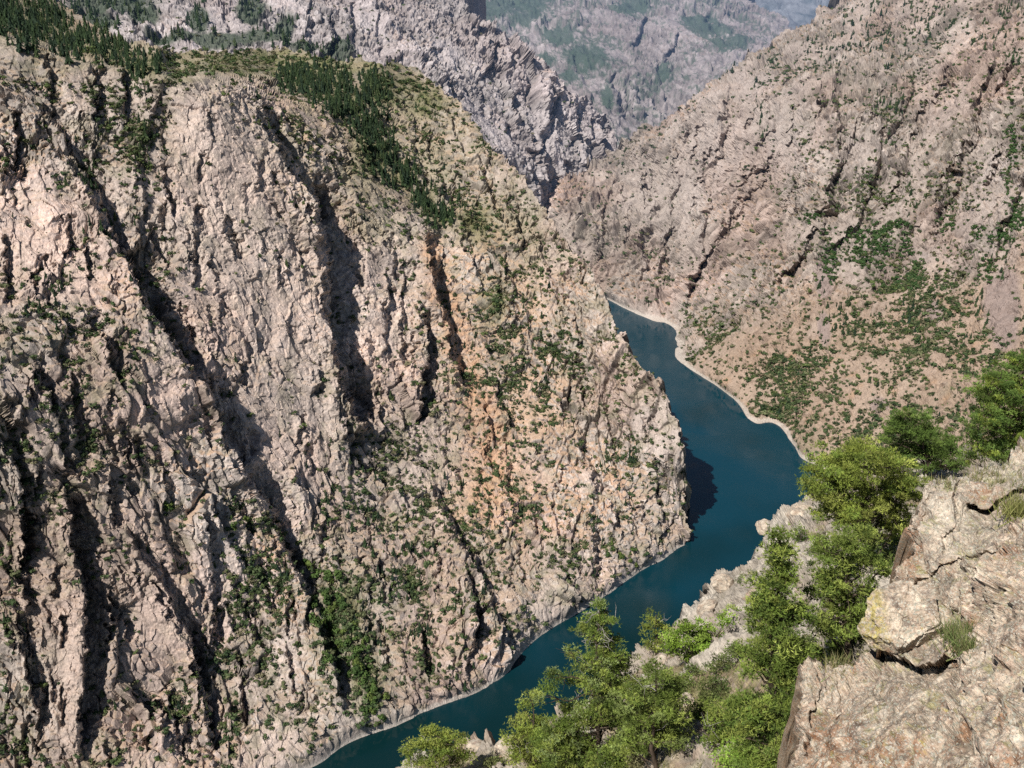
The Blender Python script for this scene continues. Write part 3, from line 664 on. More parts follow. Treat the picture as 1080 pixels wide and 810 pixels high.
def near_rock_col(P, N, r2, r3, seed=0):
    n0 = fbm(P / 1.1, 6, 30 + seed, .75); n1 = fbm(P / .38, 5, 31 + seed, .75); n2 = fbm(P / .12, 4, 32 + seed, .75); n3 = fbm(P / .045, 3, 33 + seed, .7)
    c = blend(C(.50, .42, .345), C(.66, .60, .51), sstep(-.15, .35, n1 + .5 * n2))
    c = blend(c, C(.42, .315, .265), sstep(.0, .4, n0 - .5 * n2 + .2 * (r2 - .5)) * .75)
    c = blend(c, C(.33, .32, .27), sstep(.0, .3, n2 - .3 * n1) * .7)
    n5 = fbm(P / .22, 5, 39 + seed, .8)
    c = blend(c, C(.17, .15, .14), sstep(.08, .24, n5) * .75); c = blend(c, C(.74, .70, .62), sstep(.06, .22, -n5) * .7)
    c = blend(c, C(.16, .13, .11), sstep(.10, .3, n3 * .7 - n2 * .6 - .05) * .8)
    c = blend(c, C(.60, .56, .47), sstep(.25, .4, n3 + .2 * n1) * .6)
    st = fbm(P * C(1, 1, .35) / .35, 3, 36 + seed)
    c = blend(c, C(.42, .22, .11), sstep(.22, .5, st + .4 * n0 - .2 * N[:, 2]) * .65)
    c = blend(c, C(.50, .45, .08), sstep(.42, .5, fbm(P / .14, 4, 37 + seed, .7) + .25 * n0) * .6)
    return c * (1 + .25 * (r3 - .5) + .2 * (r2 - .5))[:, None] * C(1.07, .98, .89)
def O_col(P, u, v, N, d, info):
    c = near_rock_col(P, N, info['r2'], info['r3'])
    up = blob(u, v, [(1000, 540, 45, 50), (1060, 500, 60, 20)])
    c = blend(c, C(.66, .60, .50), up * .45)
    c = blend(c, C(.34, .15, .065), np.clip(1.6 * blob(u, v, [(966, 575, 12, 45), (872, 785, 28, 40), (935, 800, 50, 18), (1035, 520, 18, 10), (1060, 590, 16, 10)]) * (1 + info['m']), 0, 1) * sstep(-.25, .2, fbm(P / .12, 3, 44)) * .65)
    c = blend(c, C(.33, .33, .12), sstep(.75, .95, N[:, 2]) * sstep(.0, .3, fbm(P / .3, 3, 46)) * .6)
    return c * (1 - .4 * np.exp(-info['c1'] / .03) - .2 * np.exp(-info['c2'] / .05))[:, None]  # occlusion shade painted into the outcrop's cracks
SO = make_sheet('rock_outcrop', O_POLY, O_CTRL, 820, 1160, 410, 900, 0.7, GO, O_disp, O_col, M_NEAR, 1.2, (.16, .22, 16), False, 7, skirtcol=lambda A: near_rock_col(A, A * 0, A[:, 0] * 0 + .5, A[:, 0] * 0 + .5) * C(.9, .8, .7))
tag(SO.obj, 'sunlit lichen stained granite outcrop at the lip of the overlook', 'rock outcrop', kind='structure')

# ---- boulders
def ico(sub):
    import bmesh
    bm = bmesh.new(); bmesh.ops.create_icosphere(bm, subdivisions=sub, radius=1)
    V = np.array([x.co[:] for x in bm.verts]); Fc = np.array([[x.index for x in f.verts] for f in bm.faces]); bm.free()
    return V, Fc
def boulder(name, c, size, seed, sub=5, planes=12, label='', group=None, lichen=False, rot=0.0):
    V, Fc = ico(sub)
    R = np.random.RandomState(seed)
    n = R.normal(size=(planes, 3)); n /= np.linalg.norm(n, axis=1)[:, None]
    dd = R.uniform(.62, .95, planes)
    dots = V @ n.T
    r = np.min(np.where(dots > .05, dd / np.maximum(dots, .05), 9), axis=1); r = np.minimum(r, 1.15)
    Pn = V * r[:, None]
    Pw = Pn * np.array(size); co_, si_ = math.cos(rot), math.sin(rot)
    Pw = np.stack([Pw[:, 0] * co_ - Pw[:, 2] * si_, Pw[:, 1], Pw[:, 0] * si_ + Pw[:, 2] * co_], 1)
    s = max(size)
    v2, c2, r2 = voro(Pw / (s * .33) + seed, seed, 1.3)
    v3, c3, r3 = voro(Pw / (s * .10) + seed, seed + 1, 1.3)
    Pw = Pw + V * (s * (.05 * v2 + .018 * v3 + .03 * fbm(Pw / (s * .4) + seed, 4, seed)))[:, None]
    cc = near_rock_col(Pw * (.7 / s) * (s if s < 2 else 1) + np.array(c), V, r2, r3, seed % 5)
    if lichen:
        cc = blend(cc, C(.47, .39, .08), (1 - sstep(-.75, -.45, Pw[:, 0] / size[0])) * sstep(-.25, .15, fbm(Pw / .12, 4, 5, .7)) * .75)
    me = mesh_np(name, Pw, Fc, 3, False, cc)
    o = link(name, me, M_NEAR); o.location = c
    tag(o, label, 'boulder', group)
    return o
bc = unproj(957, 653, 12.4)
boulder('boulder', bc, (.66, .50, .46), 8, 6, 13, 'big angular boulder perched over a dark gap, yellow lichen on its left end', lichen=True, rot=.12)

boulder('boulder', unproj(921, 668, 12.5), (.19, .2, .25), 3, 5, 9, 'small orange wedge of rock under the left end of the big perched boulder', lichen=True, rot=.5)
def ground_at(S, u, v):
    k = int(np.argmin((S.u - u) ** 2 + (S.v - v) ** 2)); return S.P[k]
for i, (u, v, s, lb) in enumerate([(724, 742, .55, 'pale loose boulder on the slope left of the tall green fir'), (770, 630, .9, 'pale boulder on the rocky crest above the lake'),
        (806, 560, 1.1, 'uppermost pale boulder on the rocky crest beside the water'), (700, 700, .7, 'grey boulder below the leafy bushes on the crest'), (505, 785, 1.0, 'pinkish boulder at the bottom edge beside the small round pinyon'),
        (538, 795, .8, 'small pale boulder at the bottom edge next to the dead topped fir'), (735, 770, .6, 'cream boulder among dry grass near the bottom edge'), (892, 700, .32, 'small boulder at the outcrop edge below the juniper'),
        (750, 650, .8, 'pale boulder behind the rounded green bushes'), (845, 545, 1.2, 'grey blocky boulder below the spreading pinyon on the crest'), (716, 790, .4, 'low brown boulder in the bottom corner of the slope')]):
    p = ground_at(SN, u, v)
    boulder('boulder', p + np.array([0, 0, s * .25]), (s, s * .8, s * .65), 20 + i, 4, 11, lb, rot=RND.uniform(-.4, .4))

# ------------------------------------------------------------------ small far vegetation
RS = np.random.RandomState(12)
def conifer_var(seed):
    R = np.random.RandomState(seed); V = []; Fc = []; cc = []
    tiers = 7; lean = R.uniform(-.02, .02)
    for t in range(tiers):
        z0 = .08 + .80 * t / (tiers - 1) * .92; rr = (.21 * (1 - t / (tiers + .3)) + .025) * R.uniform(.8, 1.2)
        z1 = min(1.0, z0 + .30)
        k = 8; a0 = R.uniform(0, 6.3); b = len(V)
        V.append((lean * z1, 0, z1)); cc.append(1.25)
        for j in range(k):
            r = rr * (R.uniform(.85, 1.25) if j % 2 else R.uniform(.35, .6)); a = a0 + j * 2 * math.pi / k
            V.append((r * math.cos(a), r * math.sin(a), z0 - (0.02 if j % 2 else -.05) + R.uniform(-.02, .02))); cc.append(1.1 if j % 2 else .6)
        for j in range(k): Fc.append((b, b + 1 + j, b + 1 + (j + 1) % k))
    b = len(V)
    for (r, z) in ((.02, -.08), (.008, .7)):
        for j in range(3): V.append((r * math.cos(j * 2.1), r * math.sin(j * 2.1), z)); cc.append(-1)
    for j in range(3):
        Fc.append((b + j, b + (j + 1) % 3, b + 3 + j)); Fc.append((b + (j + 1) % 3, b + 3 + (j + 1) % 3, b + 3 + j))
    return np.array(V), np.array(Fc), np.array(cc)
def shrub_var(seed, n=46, tall=.75):
    R = np.random.RandomState(seed); V = []; Fc = []; cc = []
    lob = [(R.uniform(-.28, .28), R.uniform(-.28, .28), R.uniform(.22, .55) * tall, R.uniform(.2, .38)) for _ in range(5)]
    for i in range(n):
        lx, ly, lz, lr = lob[R.randint(5)]
        d = R.normal(size=3); d /= np.linalg.norm(d); d[2] = abs(d[2]) * 1.1 - .25
        c = np.array([lx, ly, lz]) + d * lr * R.uniform(.55, 1.05)
        t = np.cross(d, R.normal(size=3)); t /= np.linalg.norm(t) + 1e-6; s2 = np.cross(d, t)
        s = R.uniform(.10, .20); b = len(V)
        for a in (0, 2.1, 4.2):
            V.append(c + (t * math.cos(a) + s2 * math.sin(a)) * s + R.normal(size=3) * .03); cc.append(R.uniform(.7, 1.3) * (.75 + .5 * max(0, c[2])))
        Fc.append((b, b + 1, b + 2))
    return np.array(V), np.array(Fc), np.array(cc)
CON = [conifer_var(s) for s in range(6)]
SHR = [shrub_var(s + 40) for s in range(8)]
BRO = [shrub_var(s + 80, 80, 1.25) for s in range(4)]
PAL = {'pine_tree': [C(.035, .060, .028), C(.045, .075, .032), C(.030, .052, .030), C(.06, .085, .035)],
       'shrub': [C(.095, .13, .055), C(.065, .10, .04), C(.14, .155, .075), C(.05, .08, .035), C(.11, .145, .05), C(.19, .175, .10)],
       'broadleaf_tree': [C(.08, .13, .035), C(.055, .095, .028), C(.115, .155, .04)],
       'brush_thicket': [C(.045, .09, .03), C(.055, .11, .035), C(.07, .12, .04)]}
FOREPOLY = N_POLY
pool = {k: [] for k in PAL}      # (P, size, kind, region, u, v)
FV_, FU_ = 0, 0
def scatter(S, kind, n, wfun, smin, smax, region, sink=.1, nz=None):
    w = wfun(S) * S.area ** .35
    w = w * (S.u > -25) * (S.u < 1105) * (S.v > -25) * (S.v < 835)
    w = w * ~inpoly(S.u, S.v, FOREPOLY) * (S.P[:, 2] > 4)
    w = np.maximum(w, 0); w /= w.sum()
    k = RS.choice(len(w), n, p=w, replace=False)
    P = S.P[k]; sz = smin + (smax - smin) * RS.rand(n) ** 1.6
    for i in range(n):
        pool[kind].append((P[i] - np.array([0, 0, sink * sz[i]]), sz[i], region, S.u[k[i]], S.v[k[i]]))
def B(lst): return lambda S: np.maximum(blob(S.u, S.v, lst) - .12, 0)
def noise_w(S, sc, sd, lo, hi): return sstep(lo, hi, fbm(S.P / sc, 3, sd))
def groove(S, k): return .30 + 1.7 * sstep(k, -k, S.disp)
def notslab(S): return 1 - .85 * S.info.get('slab', np.zeros(len(S.u)))
# left wall
scatter(SL, 'pine_tree', 1100, B(FOREST_L), 6, 15, 'mesa')
scatter(SL, 'pine_tree', 950, B(STRIP), 7, 14, 'strip')
scatter(SL, 'shrub', 1300, B(GREENS + [(290, 66, 160, 14)]), 3, 8, 'mesa')
lw = lambda S: notslab(S) ** 2 * (.12 + sstep(.25, .7, S.N[:, 2])) * (.22 + noise_w(S, 30, 61, -.2, .35)) * (S.v > 85)
LBR = [(390, 520, 60, 50), (430, 590, 50, 50), (500, 540, 60, 60), (560, 400, 50, 70), (270, 590, 30, 50), (130, 430, 40, 50), (60, 330, 40, 40), (30, 480, 40, 50), (90, 470, 40, 40), (480, 440, 50, 40), (460, 180, 50, 60), (560, 260, 30, 50), (330, 150, 40, 50), (310, 130, 30, 40), (150, 150, 26, 50), (110, 120, 20, 40), (620, 590, 60, 20), (440, 700, 60, 30)]
lw2 = lambda S: groove(S, 4) * lw(S) * (.8 + 2.2 * blob(S.u, S.v, LBR))
scatter(SL, 'shrub', 10500, lw2, 1.5, 6.5, 'wall')
scatter(SL, 'pine_tree', 520, lambda S: lw2(S) * (.05 + noise_w(S, 60, 62, .0, .4)), 4, 9, 'wall')
scatter(SL, 'pine_tree', 150, B([(385, 545, 40, 40), (415, 580, 40, 40), (505, 430, 30, 30), (560, 370, 12, 35), (570, 390, 10, 25), (525, 300, 18, 30), (465, 510, 30, 20), (150, 145, 16, 16), (90, 200, 14, 50), (60, 300, 16, 25), (50, 340, 30, 20), (310, 290, 14, 16), (345, 520, 10, 18), (630, 590, 8, 30), (500, 720, 14, 18), (500, 640, 14, 22), (385, 660, 24, 40), (115, 230, 10, 30)]), 6, 10, 'wall')
scatter(SL, 'broadleaf_tree', 100, B([(345, 650, 18, 26), (360, 680, 16, 26), (380, 710, 16, 24), (390, 740, 12, 20), (340, 610, 14, 12), (325, 600, 8, 8)]), 5, 9, 'gully')
scatter(SL, 'broadleaf_tree', 26, B([(400, 750, 8, 14), (250, 555, 14, 10), (175, 540, 8, 8), (662, 590, 8, 8), (655, 585, 14, 10), (315, 290, 8, 10)]), 4, 7, 'clumps')
# behind
scatter(SB, 'pine_tree', 240, B([(120, 5, 50, 20), (90, 30, 40, 12), (180, 46, 30, 8), (230, 44, 40, 8), (280, 38, 25, 10), (150, 20, 20, 12), (265, 10, 18, 16), (210, 25, 12, 16), (300, 30, 12, 14), (355, 60, 20, 12), (320, 55, 20, 10)]), 10, 17, 'back')
scatter(SB, 'shrub', 420, lambda S: (.1 + sstep(.3, .7, S.N[:, 2])) * (.1 + noise_w(S, 80, 63, -.1, .4)), 3, 7, 'back')
# right wall
R_DARK = [(876, 275, 9, 26), (895, 262, 18, 14), (905, 250, 22, 8), (935, 245, 22, 10), (930, 262, 16, 10), (915, 280, 14, 10), (965, 290, 10, 16), (1000, 240, 10, 12), (1040, 290, 12, 14), (1060, 255, 18, 10), (855, 235, 10, 6), (955, 262, 8, 10), (1068, 150, 5, 50), (1075, 240, 8, 20), (940, 300, 16, 8), (1035, 250, 8, 8), (815, 65, 6, 8)]
scatter(SR, 'brush_thicket', 1100, lambda S: B(R_DARK)(S) * (.3 + noise_w(S, 30, 66, -.2, .2)), 4.0, 7.5, 'right')
rs = lambda S: groove(S, 3.5) * notslab(S) * (.10 + S.info['soft'] * 1.7 + .25 * sstep(.35, .7, S.N[:, 2])) * (.2 + noise_w(S, 60, 64, -.45, .2)) * (1 - .8 * np.clip(blob(S.u, S.v, [(1060, 320, 20, 50), (872, 300, 8, 26), (995, 275, 16, 12)]), 0, 1))
scatter(SR, 'shrub', 9500, rs, 2.5, 8.5, 'right')
scatter(SR, 'shrub', 1900, lambda S: (S.v < 230) * groove(S, 6) * notslab(S) * (.1 + noise_w(S, 60, 65, -.1, .3)) * (.3 + sstep(780, 900, S.u)), 2.5, 6, 'right')
scatter(SR, 'pine_tree', 460, B([(880, 330, 10, 30), (895, 345, 10, 20), (868, 310, 6, 14), (1065, 10, 26, 22), (1050, 45, 22, 14), (1075, 60, 14, 20), (980, 20, 40, 26), (930, 40, 40, 30), (880, 60, 24, 26), (860, 55, 12, 16), (940, 110, 20, 20), (938, 155, 5, 18), (1068, 180, 5, 40), (1055, 280, 8, 30), (1035, 330, 8, 30), (1040, 350, 8, 14), (933, 420, 6, 20), (960, 330, 20, 20), (800, 85, 6, 18), (806, 120, 6, 20), (770, 75, 20, 8), (960, 215, 6, 30)]), 6, 12, 'right')
scatter(SR, 'pine_tree', 260, lambda S: rs(S) * (.1 + noise_w(S, 40, 68, .0, .4)), 4, 9, 'right')

def instance_mesh(name, items, variants, pal, isc, label, cat):
    Vs, Fs, Cs = [], [], []; off = 0
    groups = {}
    for it in items: groups.setdefault(RS.randint(len(variants)), []).append(it)
    for vi, its in groups.items():
        V, Fc, cc = variants[vi]
        n = len(its); Pp = np.array([i[0] for i in its]); sz = np.array([i[1] for i in its])
        a = RS.rand(n) * 6.28; wd = sz * RS.uniform(.7, 1.45, n)
        X = V[None, :, 0] * np.cos(a)[:, None] - V[None, :, 1] * np.sin(a)[:, None]
        Y = V[None, :, 0] * np.sin(a)[:, None] + V[None, :, 1] * np.cos(a)[:, None]
        W = np.stack([X * wd[:, None], Y * wd[:, None], V[None, :, 2] * sz[:, None]], -1) + Pp[:, None]
        base = np.array([pal[j] for j in RS.randint(len(pal), size=n)]) * RS.uniform(.75, 1.25, n)[:, None]
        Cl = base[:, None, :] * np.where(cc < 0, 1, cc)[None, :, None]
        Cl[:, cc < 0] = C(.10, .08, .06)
        Fa = Fc[None] + (np.arange(n) * len(V))[:, None, None] + off
        Vs.append(W.reshape(-1, 3)); Fs.append(Fa.reshape(-1, 3)); Cs.append(Cl.reshape(-1, 3)); off += n * len(V)
    me = mesh_np(name, np.concatenate(Vs), np.concatenate(Fs), 3, False, np.concatenate(Cs))
    o = link(name, me, M_SHRUB); tag(o, label, cat, kind='stuff'); return o
LAB = {('pine_tree', 'mesa'): ('dark conifer in the wood on the mesa top at upper left', 'conifers of the wood on the mesa top'),
       ('pine_tree', 'strip'): ('dark conifer in the wooded strip running down from the mesa', 'conifers of the strip below the mesa'),
       ('pine_tree', 'wall'): ('small conifer rooted in the rock of the left canyon wall', 'conifers on the left canyon wall'),
       ('pine_tree', 'back'): ('conifer at the foot of the grey mountain behind the mesa', 'conifers below the grey mountain'),
       ('pine_tree', 'right'): ('dark conifer on the slope across the lake on the right', 'conifers on the right slope'),
       ('shrub', 'mesa'): ('low green shrub on the open mesa top', 'shrubs on the mesa top'),
       ('shrub', 'wall'): ('olive shrub on a ledge of the left canyon wall', 'shrubs on the left canyon wall'),
       ('shrub', 'back'): ('olive shrub on the grey mountain behind the mesa', 'shrubs on the grey mountain'),
       ('shrub', 'right'): ('olive shrub on the pink slope across the lake on the right', 'shrubs on the right slope'),
       ('brush_thicket', 'right'): ('dark green oak bush in the thick patches on the right slope', 'bushes of the dark green patches'),
       ('broadleaf_tree', 'gully'): ('bright green leafy tree in the gully above the shore', 'leafy trees filling the gully'),
       ('broadleaf_tree', 'clumps'): ('bright green leafy tree standing in a small clump on the left wall', 'leafy trees in small clumps')}
VAR = {'pine_tree': CON, 'shrub': SHR, 'broadleaf_tree': BRO, 'brush_thicket': SHR}
CAT = {'pine_tree': 'conifer', 'shrub': 'shrub', 'broadleaf_tree': 'tree', 'brush_thicket': 'bush'}
RESTLAB = {'pine_tree': 'scattered small conifers over the canyon walls', 'shrub': 'countless small shrubs speckling the canyon walls', 'brush_thicket': 'dark green oak brush covering patches of the right slope'}
for kind, items in pool.items():
    items.sort(key=lambda it: -it[1] / np.linalg.norm(it[0] - np.array([0, 0, CAMZ])) * (1 if 0 < it[3] < 1080 and 4 < it[4] < 805 else .01))
    nm = {'brush_thicket': 'oak_bush'}.get(kind, kind)
    meshes = []
    for vi, (V, Fc, cc) in enumerate(VAR[kind]):
        for pi, pc in enumerate(PAL[kind][:3]):
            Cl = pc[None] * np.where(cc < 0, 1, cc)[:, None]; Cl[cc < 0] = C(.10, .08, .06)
            me = mesh_np(nm, V, Fc, 3, False, Cl); me.materials.append(M_SHRUB); meshes.append(me)
    for it in items[:300]:
        o = link(nm, meshes[RS.randint(len(meshes))]); o.location = it[0]; s = it[1]; wv = s * RS.uniform(.7, 1.4)
        o.scale = (wv, wv, s); o.rotation_euler = (0, 0, RS.rand() * 6.28)
        lb, gp = LAB[(kind, it[2])]; tag(o, lb, CAT[kind], gp)
    if len(items) > 300:
        instance_mesh({'pine_tree': 'forest', 'shrub': 'shrubbery', 'brush_thicket': 'undergrowth'}[kind], items[300:], VAR[kind], PAL[kind], None, RESTLAB[kind], {'pine_tree': 'woods', 'shrub': 'shrubbery', 'brush_thicket': 'brush'}[kind])
print('veg', round(time.time() - T00, 1))

# ------------------------------------------------------------------ near trees
def tube(V, Fc, pts, r0, r1, k=5):
    pts = [np.array(p, float) for p in pts]; n = len(pts); b = len(V)
    for i, p in enumerate(pts):
        d = pts[min(i + 1, n - 1)] - pts[max(i - 1, 0)]; d /= np.linalg.norm(d) + 1e-9
        a = np.cross(d, [0.3, 1, .2]); a /= np.linalg.norm(a) + 1e-9; c = np.cross(d, a)
        r = r0 + (r1 - r0) * i / (n - 1)
        for j in range(k):
            t = j * 2 * math.pi / k; V.append(p + (a * math.cos(t) + c * math.sin(t)) * r)
    for i in range(n - 1):
        for j in range(k):
            q = b + i * k + j; q2 = b + i * k + (j + 1) % k
            Fc.append((q, q2, q2 + k, q + k))
    Fc.append(tuple(b + (n - 1) * k + j for j in (0, 1, 2, 3)))
def wob(a, b, n, amp, R):
    a = np.array(a); b = np.array(b); L = np.linalg.norm(b - a)
    return [a + (b - a) * (i / n) + (R.normal(size=3) * amp * L if 0 < i < n else 0) for i in range(n + 1)]
def build_wood(name, lines, parent, mat, k=5):
    V, Fc = [], []
    for pts, r0, r1 in lines: tube(V, Fc, pts, r0, r1, k)
    me = mesh_np(name, np.array(V), np.array(Fc), 4, True)
    return link(name, me, mat, parent)
def foliage(R, centers, radii, dens, nl, nw, pal, upb=.55):
    """needle sprays: clumps on the blobs, tufts in the clumps, blades in the tufts"""
    Vall = []; Call = []
    CC = []; CR = []; RR = []
    for c, r in zip(centers, radii):
        n = max(4, int(dens * .62 * (r / .45) ** 2))
        d = R.normal(size=(n, 3)); d /= np.linalg.norm(d, axis=1)[:, None]
        d[:, 2] += .25; rad = r * R.uniform(.45, 1.12, n) ** .8; rad[:max(1, n // 7)] *= 1.3
        q = c + d * rad[:, None] * np.array([1.0, 1.0, .62])
        RR.append(rad / r); CC.append(q); CR.append(np.full(n, r))
    CC = np.concatenate(CC)
    m = len(CC); cl_r = R.uniform(.16, .36, m); top = R.uniform(.55, 1.45, m) * np.clip(.62 + .5 * np.concatenate(RR), .5, 1.2)  # inner clumps darker: crown self-shading painted into the needle colour
    nt_ = 34
    T = np.repeat(CC, nt_, 0)
    o = R.normal(size=(m * nt_, 3)) * np.repeat(cl_r, nt_)[:, None] * np.array([1, 1, .30]) * .60
    T = T + o
    nb = 5
    TT = np.repeat(T, nb, 0)
    dirs = R.normal(size=(len(TT), 3)); dirs /= np.linalg.norm(dirs, axis=1)[:, None]
    od = np.repeat(o, nb, 0); od = od / (np.linalg.norm(od, axis=1)[:, None] + 1e-6)
    dirs = dirs * .8 + od * .6 + np.array([0, 0, upb]); dirs /= np.linalg.norm(dirs, axis=1)[:, None]
    side = np.cross(dirs, R.normal(size=(len(TT), 3))); side /= np.linalg.norm(side, axis=1)[:, None]
    ln = nl * R.uniform(.7, 1.3, len(TT))[:, None]
    a = TT + side * nw; b = TT - side * nw; t = TT + dirs * ln
    V = np.stack([a, b, t], 1).reshape(-1, 3)
    pc = np.array(pal)[np.repeat(R.randint(len(pal), size=m), nt_ * nb)]
    hgt = np.repeat(np.repeat(top, nt_), nb) * (1 + .35 * np.clip(np.repeat(o[:, 2] / (cl_r.mean()), nb), -1, 1))  # clump tops lighter, undersides darker: light from above put into the colour
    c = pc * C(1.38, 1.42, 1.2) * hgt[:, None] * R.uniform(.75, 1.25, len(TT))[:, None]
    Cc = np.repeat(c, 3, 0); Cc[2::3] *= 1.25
    Fc = np.arange(len(V)).reshape(-1, 3)
    return V, Fc, Cc, CC
PINYON = [C(.165, .20, .045), C(.21, .24, .055), C(.12, .16, .038), C(.26, .28, .08)]
FIRP = [C(.11, .15, .035), C(.15, .19, .045), C(.21, .24, .065), C(.08, .115, .03)]
JUNI = [C(.14, .18, .045), C(.11, .15, .038), C(.19, .22, .06)]
DARKP = [C(.07, .11, .03), C(.10, .15, .04), C(.13, .18, .05)]
def near_tree(name, Y, base, top, blobs, pal, label, cat, seed, dens=9, depth=.8, dead=0, trunk_r=.16, nl=.13, nw=.016, shrub=False, topdead=False, group=None, cone=None, Y0=None):
    R = np.random.RandomState(seed)
    if Y0 is None: Y = float(SN.ev(base[0], min(base[1], 880))[0] * ray(base[0], min(base[1], 880))[1])
    pb = unproj(base[0], base[1], Y); pt = unproj(top[0], top[1], Y)
    root = bpy.data.objects.new(name, None); COL.objects.link(root); root.location = pb; root.empty_display_size = .5
    tag(root, label, cat, group)
    sc = np.linalg.norm(pb - np.array([0, 0, CAMZ])) / F
    cs = []; rs_ = []
    for bl in blobs:
        u, v, r = bl[:3]; rm = r * sc * 1.2
        y = Y + R.uniform(-1, 1) * depth * (bl[3] if len(bl) > 3 else 1)
        cs.append(unproj(u, v, y) - pb); rs_.append(rm)
        if r > 9:                                  # a partner lobe in depth, so the crown is round
            cs.append(unproj(u + R.uniform(-4, 4), v + R.uniform(-3, 5), Y + R.uniform(.5, 1.2) * depth) - pb); rs_.append(rm * .85)
    top_ = pt - pb
    if cone:
        Rw, nwh, br, z0 = cone; Rw *= sc; ks = sc / .034
        for wv in range(nwh):
            f = z0 + (1 - z0) * (wv / nwh) ** .9; Lr = Rw * (1 - (f - z0) / (1 - z0)) ** .75 * R.uniform(.75, 1.1) + .12 * ks
            a0 = R.uniform(0, 6.28)
            for q in range(br):
                if R.rand() < .24: continue
                a = a0 + q * 6.28 / br + R.uniform(-.3, .3); L1 = Lr * R.uniform(.55, 1.25)
                for tt in np.arange(.45, 1.01, .42 / max(L1, .42)):
                    cs.append(top_ * f + np.array([math.cos(a) * L1 * tt, math.sin(a) * L1 * tt, -.12 * L1 * tt + .05])); rs_.append(.17 * ks + .15 * L1 * (1.1 - .5 * tt))
        cs.append(top_ * 1.0); rs_.append(.14)
    cs = np.array(cs)
    lines = []
    if not shrub:
        tr = wob((0, 0, -.4), top_, 7, .012, R); lines.append((tr, trunk_r, .02))
    tw = []
    for c, r in zip(cs, rs_):
        if shrub: st = np.array([R.normal() * .15, R.normal() * .15, -.1])
        else:
            f = np.clip((c[2] - .25 * np.hypot(c[0], c[1])) / max(top_[2], .1), .05, .97); i = min(6, int(f * 7)); st = tr[i] + (tr[i + 1] - tr[i]) * (f * 7 - i)
        L = wob(st, c, 4, .05, R); lines.append((L, trunk_r * .32, .012))
        for q in range(4): 
            e = c + R.normal(size=3) * r * .6; lines.append((wob(L[3], e, 2, .08, R), .02, .005))
    build_wood('stem' if shrub else 'trunk', lines, root, M_BARK)
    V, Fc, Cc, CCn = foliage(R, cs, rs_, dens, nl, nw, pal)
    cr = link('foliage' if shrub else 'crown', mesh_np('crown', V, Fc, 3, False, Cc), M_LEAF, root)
    for q in range(dead):
        if topdead and q < dead * .7:
            f = R.uniform(.66, 1.0); st = top_ * f; e = st + np.array([R.uniform(-1, 1) * 1.4 * (1.15 - f) * 2.2, R.uniform(-.8, .8), R.uniform(-.1, .5)])
        else:
            c = cs[R.randint(len(cs))]; st = c * .85; e = c + R.normal(size=3) * (.25 + .2 * len(cs) / 20)
        L = wob(st, e, 4, .09, R); dl = [(L, .028, .007)]
        for z in range(5):
            s0 = L[1 + z % 4]; dl.append((wob(s0, s0 + R.normal(size=3) * .32 + np.array([0, 0, .06]), 2, .15, R), .011, .004))
        build_wood('dead_branch', dl, root, M_DEAD, 4)
    return root
near_tree('pinyon_pine', 40, (925, 612), (912, 492), [(880, 500, 20), (912, 492, 22), (942, 502, 18), (865, 518, 14), (900, 528, 24), (938, 530, 20), (960, 520, 12), (880, 545, 15), (920, 555, 20), (950, 555, 14), (900, 478, 10), (857, 512, 8), (868, 536, 9), (925, 478, 9), (965, 500, 8)], PINYON, 'spreading bright green pinyon on the crest between the lake and the outcrop', 'pine', 1, 10, 1.6, 3, .17)
near_tree('pinyon_pine', 52, (984, 512), (968, 446), [(948, 450, 12), (966, 450, 16), (985, 464, 15), (1000, 482, 11), (958, 472, 15), (978, 487, 14), (1004, 492, 7), (940, 462, 8), (952, 438, 7)], DARKP, 'darker pinyon with grey twigs behind the spreading bright one', 'pine', 2, 9, 1.6, 5, .16)
near_tree('pinyon_pine', 27, (1080, 512), (1074, 392), [(1050, 418, 18), (1072, 400, 18), (1040, 443, 13), (1064, 445, 20), (1092, 420, 22), (1036, 472, 13), (1056, 474, 17), (1082, 470, 18), (1024, 484, 8), (1085, 385, 12), (1046, 398, 8), (1030, 452, 7), (1105, 450, 20)], DARKP + PINYON[:1], 'dark green pinyon cut off by the right edge above the outcrop', 'pine', 3, 10, 1.2, 3, .15)
near_tree('douglas_fir', 30, (818, 806), (822, 566), [(800, 640, 8), (840, 650, 8), (790, 690, 9), (845, 690, 9), (780, 745, 11), (850, 735, 9), (795, 790, 12), (838, 775, 10)], FIRP, 'tall leafy fir in front of the rocky crest, tallest of the near trees', 'fir', 4, 11, .8, 2, .16, cone=(50, 14, 5, .08))
near_tree('leafy_bush', 28, (768, 790), (766, 742), [(762, 752, 11), (776, 758, 10), (758, 770, 11), (772, 776, 12), (750, 762, 8), (784, 742, 8), (752, 784, 9)], FIRP, 'dark green bush at the foot of the tall fir on its left', 'bush', 13, 10, .6, 2, .08, .10, .02, True)
near_tree('leafy_bush', 24, (842, 800), (842, 752), [(842, 758, 9), (836, 770, 11), (848, 776, 8), (838, 788, 11), (830, 798, 9), (846, 792, 7)], JUNI, 'green bush in the dip between the tall fir and the outcrop edge', 'bush', 14, 10, .4, 2, .07, .09, .018, True)
near_tree('juniper_tree', 29, (893, 716), (897, 572), [(902, 572, 15), (882, 584, 15), (916, 592, 12), (890, 610, 18), (872, 632, 14), (903, 638, 19), (885, 660, 18), (908, 668, 13), (880, 690, 13), (862, 652, 10), (922, 620, 9), (866, 604, 9), (930, 604, 7), (896, 696, 12)], JUNI, 'green juniper between the tall fir and the granite outcrop', 'juniper', 5, 10, 1.0, 3, .14)
